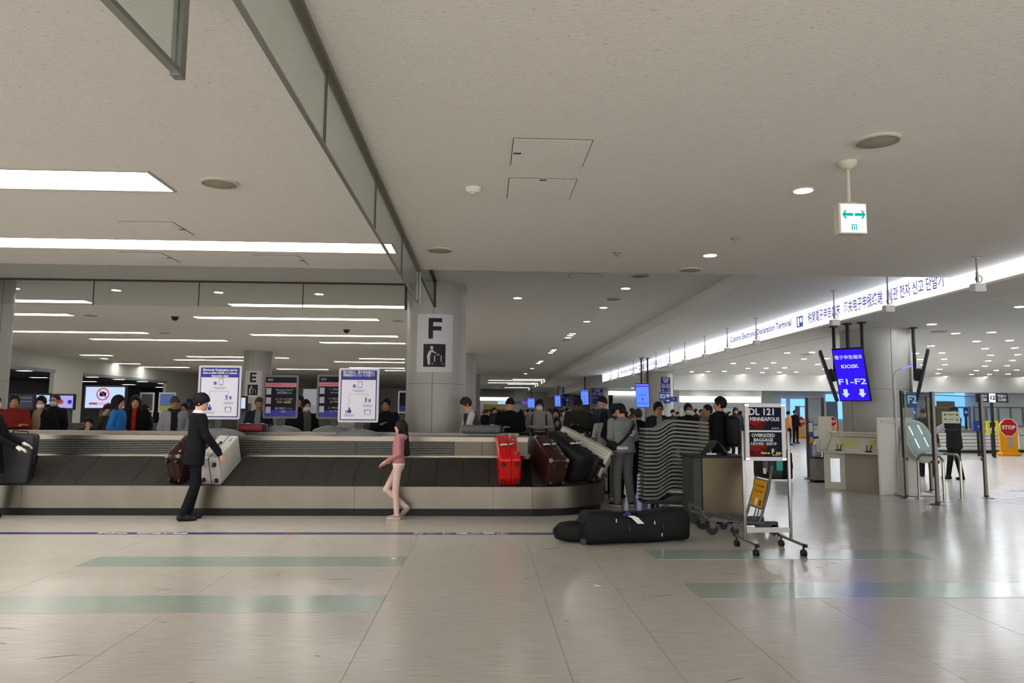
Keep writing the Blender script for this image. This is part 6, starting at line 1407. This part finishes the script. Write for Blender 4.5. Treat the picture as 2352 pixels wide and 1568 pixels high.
P_('person in a long black coat behind the man in grey', 1466, 938, 13.2, face_dir(.2, 1), top=(14, 14, 15), hair=('crop', (54, 52, 50)), longcoat=.45, bulk=1.15)
# right
t, hp, M = P_('man with glasses talking on a phone behind the tray stack', 1512, 924, 12.6, face_dir(-.1, -1), top=(30, 31, 33), hair=('short', (15, 14, 14)), glasses=(22, 20, 20), arms=('down', 'face'), hood=True, skin='b', head=(.15, .08), inner=((120, 122, 124), .05))
P_('masked man in a black sweater behind the tray stack', 1581, 927, 14.4, face_dir(0, -1), top=(20, 19, 20), hair=('short', (18, 17, 17)), mask=True, bulk=1.1, skin='b')
P_('man with short hair in profile looking left behind the tray stack', 1622, 929, 13.3, face_dir(-1, -.1), top=(120, 108, 84), hair=('crop', (20, 18, 18)), skin='b', bulk=1.1, hood=True)
t, hp, M = P_('tall young man in a black fleece with a backpack, facing left', 1650, 912, 12.2, face_dir(-.75, .55), top=(17, 18, 22), hair=('short', (14, 14, 14)), bottom=(20, 20, 22), head=(.25, 0), h=.012, arms=('down', 'down'), bulk=1.1)
bp_ = thing('backpack', 'black backpack worn by the tall young man beside the desk', 'backpack', t.location, t.rotation_euler.z); bp_.scale = t.scale
MB().rbox((0, .24, 1.16), (.32, .22, .50), .08, 3).build('body', m_nyl, bp_, smooth=True); MB().rbox((0, .35, 1.06), (.25, .06, .24), .03, 2).build('front_pocket', m_nyl, bp_, smooth=True)
for sx in (-1, 1): MB().tube([(sx*.10, .15, 1.38), (sx*.11, .05, 1.455), (sx*.12, -.09, 1.41), (sx*.14, -.14, 1.24), (sx*.17, -.02, 1.04), (sx*.16, .14, 1.0)], .022, 5, .3).build('shoulder_strap', m_nyl, bp_)
sp = F(2196, 1101)
t, hp, M = P_('attendant in a black uniform handing over a leaflet by the F2 terminal', 0, 0, 0, face_dir(-1, -.15), top=(18, 18, 21), bottom=(16, 16, 19), shoe=(12, 12, 12), hair=('cap', (18, 18, 20)), arms=(((.24, -.10, 1.14), (.12, -.32, 1.12)), ((.22, -.16, 1.16), (.16, -.38, 1.08))), loc=(sp.x, sp.y, 0), H=1.74, h=.012, head=(0, .1), mask=True, hem=.72, legs={'l': ((.10, -.02, .48), (.11, .06, .085), (.1, -1, 0)), 'r': ((-.10, -.03, .48), (-.11, -.10, .085), (-.1, -1, 0))})
q = M @ (hp[0]+Vector((0, -.05, .06))); lf = MB().box(-.15, .15, -.003, .003, -.1, .1).build('leaflet', mat('leaflet_print', (190, 194, 204), .5, var=.3, vs=18), loc=q, rot=(.5, -.5, .1)); tag(lf, 'printed leaflet held by the attendant', 'leaflet')
P_('person in a dark grey hooded coat standing behind the F2 terminal', 2122, 936, 17.6, face_dir(.6, .6), top=(54, 55, 58), hair=('beanie', (52, 53, 56)), hood=True, bulk=1.1)
P_('tall dark-clothed man beyond the sign stand, near the yellow signs', 1826, 944, 38, face_dir(.2, -1), top=(24, 24, 30), H=1.76)
P_('security guard in a dark uniform and orange vest near the yellow signs', 1812, 948, 36, face_dir(1, -.3), top=(210, 130, 60), H=1.7)
# ------------------------------------------------------------------ distant crowd: five bodies, copied
crowd = []
base = [dict(top=(22, 22, 25), hair=('short', (16, 15, 15))), dict(top=(40, 42, 50), hair=('beanie', (24, 24, 26))), dict(top=(26, 25, 24), hair=('long', (22, 18, 17))), dict(top=(64, 62, 60), hair=('crop', (50, 46, 44)), skin='b'), dict(top=(30, 40, 66), hair=('fringe', (16, 15, 15))), dict(top=(96, 60, 56), hair=('bob', (20, 18, 17))), dict(top=(120, 118, 112), hair=('short', (30, 26, 24)), mask=True)]
spots = [(1118, 36, 'right of the bearded man'), (1136, 30, 'right of the bearded man'), (1196, 34, 'between the beanie and the grey hoodie'), (1206, 26, 'between the beanie and the grey hoodie'), (1214, 43, 'between the beanie and the grey hoodie'), (1262, 28, 'between the grey hoodie and the smiling woman'), (1296, 24, 'right of the smiling woman'), (1304, 33, 'right of the smiling woman'), (1352, 30, 'beside the denim jacket'), (1362, 23, 'just left of the denim jacket'), (1440, 36, 'behind the man in grey'), (1450, 28, 'behind the man in grey'), (1546, 27, 'between the phone caller and the masked man'), (1556, 34, 'between the phone caller and the masked man'), (1600, 30, 'right of the masked man'), (1612, 24, 'left of the tall young man'), (1676, 32, 'right of the tall young man'), (1690, 25, 'right of the tall young man'), (1702, 38, 'left of the sign stand'), (1672, 44, 'right of the tall young man'), (1112, 44, 'right of the bearded man'), (1128, 52, 'right of the bearded man'), (1146, 44, 'left of the black beanie'), (1156, 40, 'left of the black beanie'), (1222, 50, 'just left of the grey hoodie'), (1288, 46, 'right of the smiling woman'), (1312, 50, 'right of the smiling woman'), (1434, 48, 'behind the man in grey'), (1530, 44, 'between the phone caller and the masked man'), (1660, 52, 'right of the tall young man')]
protos = []
for i, (x, Y, where) in enumerate(spots):
    p = PY(x, 948, Y); Hh = 1.60+.17*((i*37) % 10)/10
    lab = 'distant traveller in the crowd, %s, %s row' % (where, 'nearer' if Y < 32 else ('middle' if Y < 42 else 'furthest'))
    if i < len(base):
        t, _, _ = person(lab, 0, 0, 0, face_dir(math.sin(i*2.1), -.7), loc=(p.x, Y, 0), H=Hh, h=.02, hands=False, group='distant crowd', **base[i]); protos.append(t)
    else:
        c = dup(protos[(i*3) % len(protos)], lab, (p.x, Y, 0), random.uniform(-1.6, 1.6), 'distant crowd'); c.scale = (Hh/1.7,)*3

p = F(1800, 1104)
suitcase('black upright suitcase standing beyond the right post of the sign stand', .24, .36, .62, m_nyl, frame_mat(Vector((p.x, p.y, .04)), Vector((0, 1, 0)), Vector((1, 0, 0)), Vector((0, 0, 1))), seam=False, rad=.05)
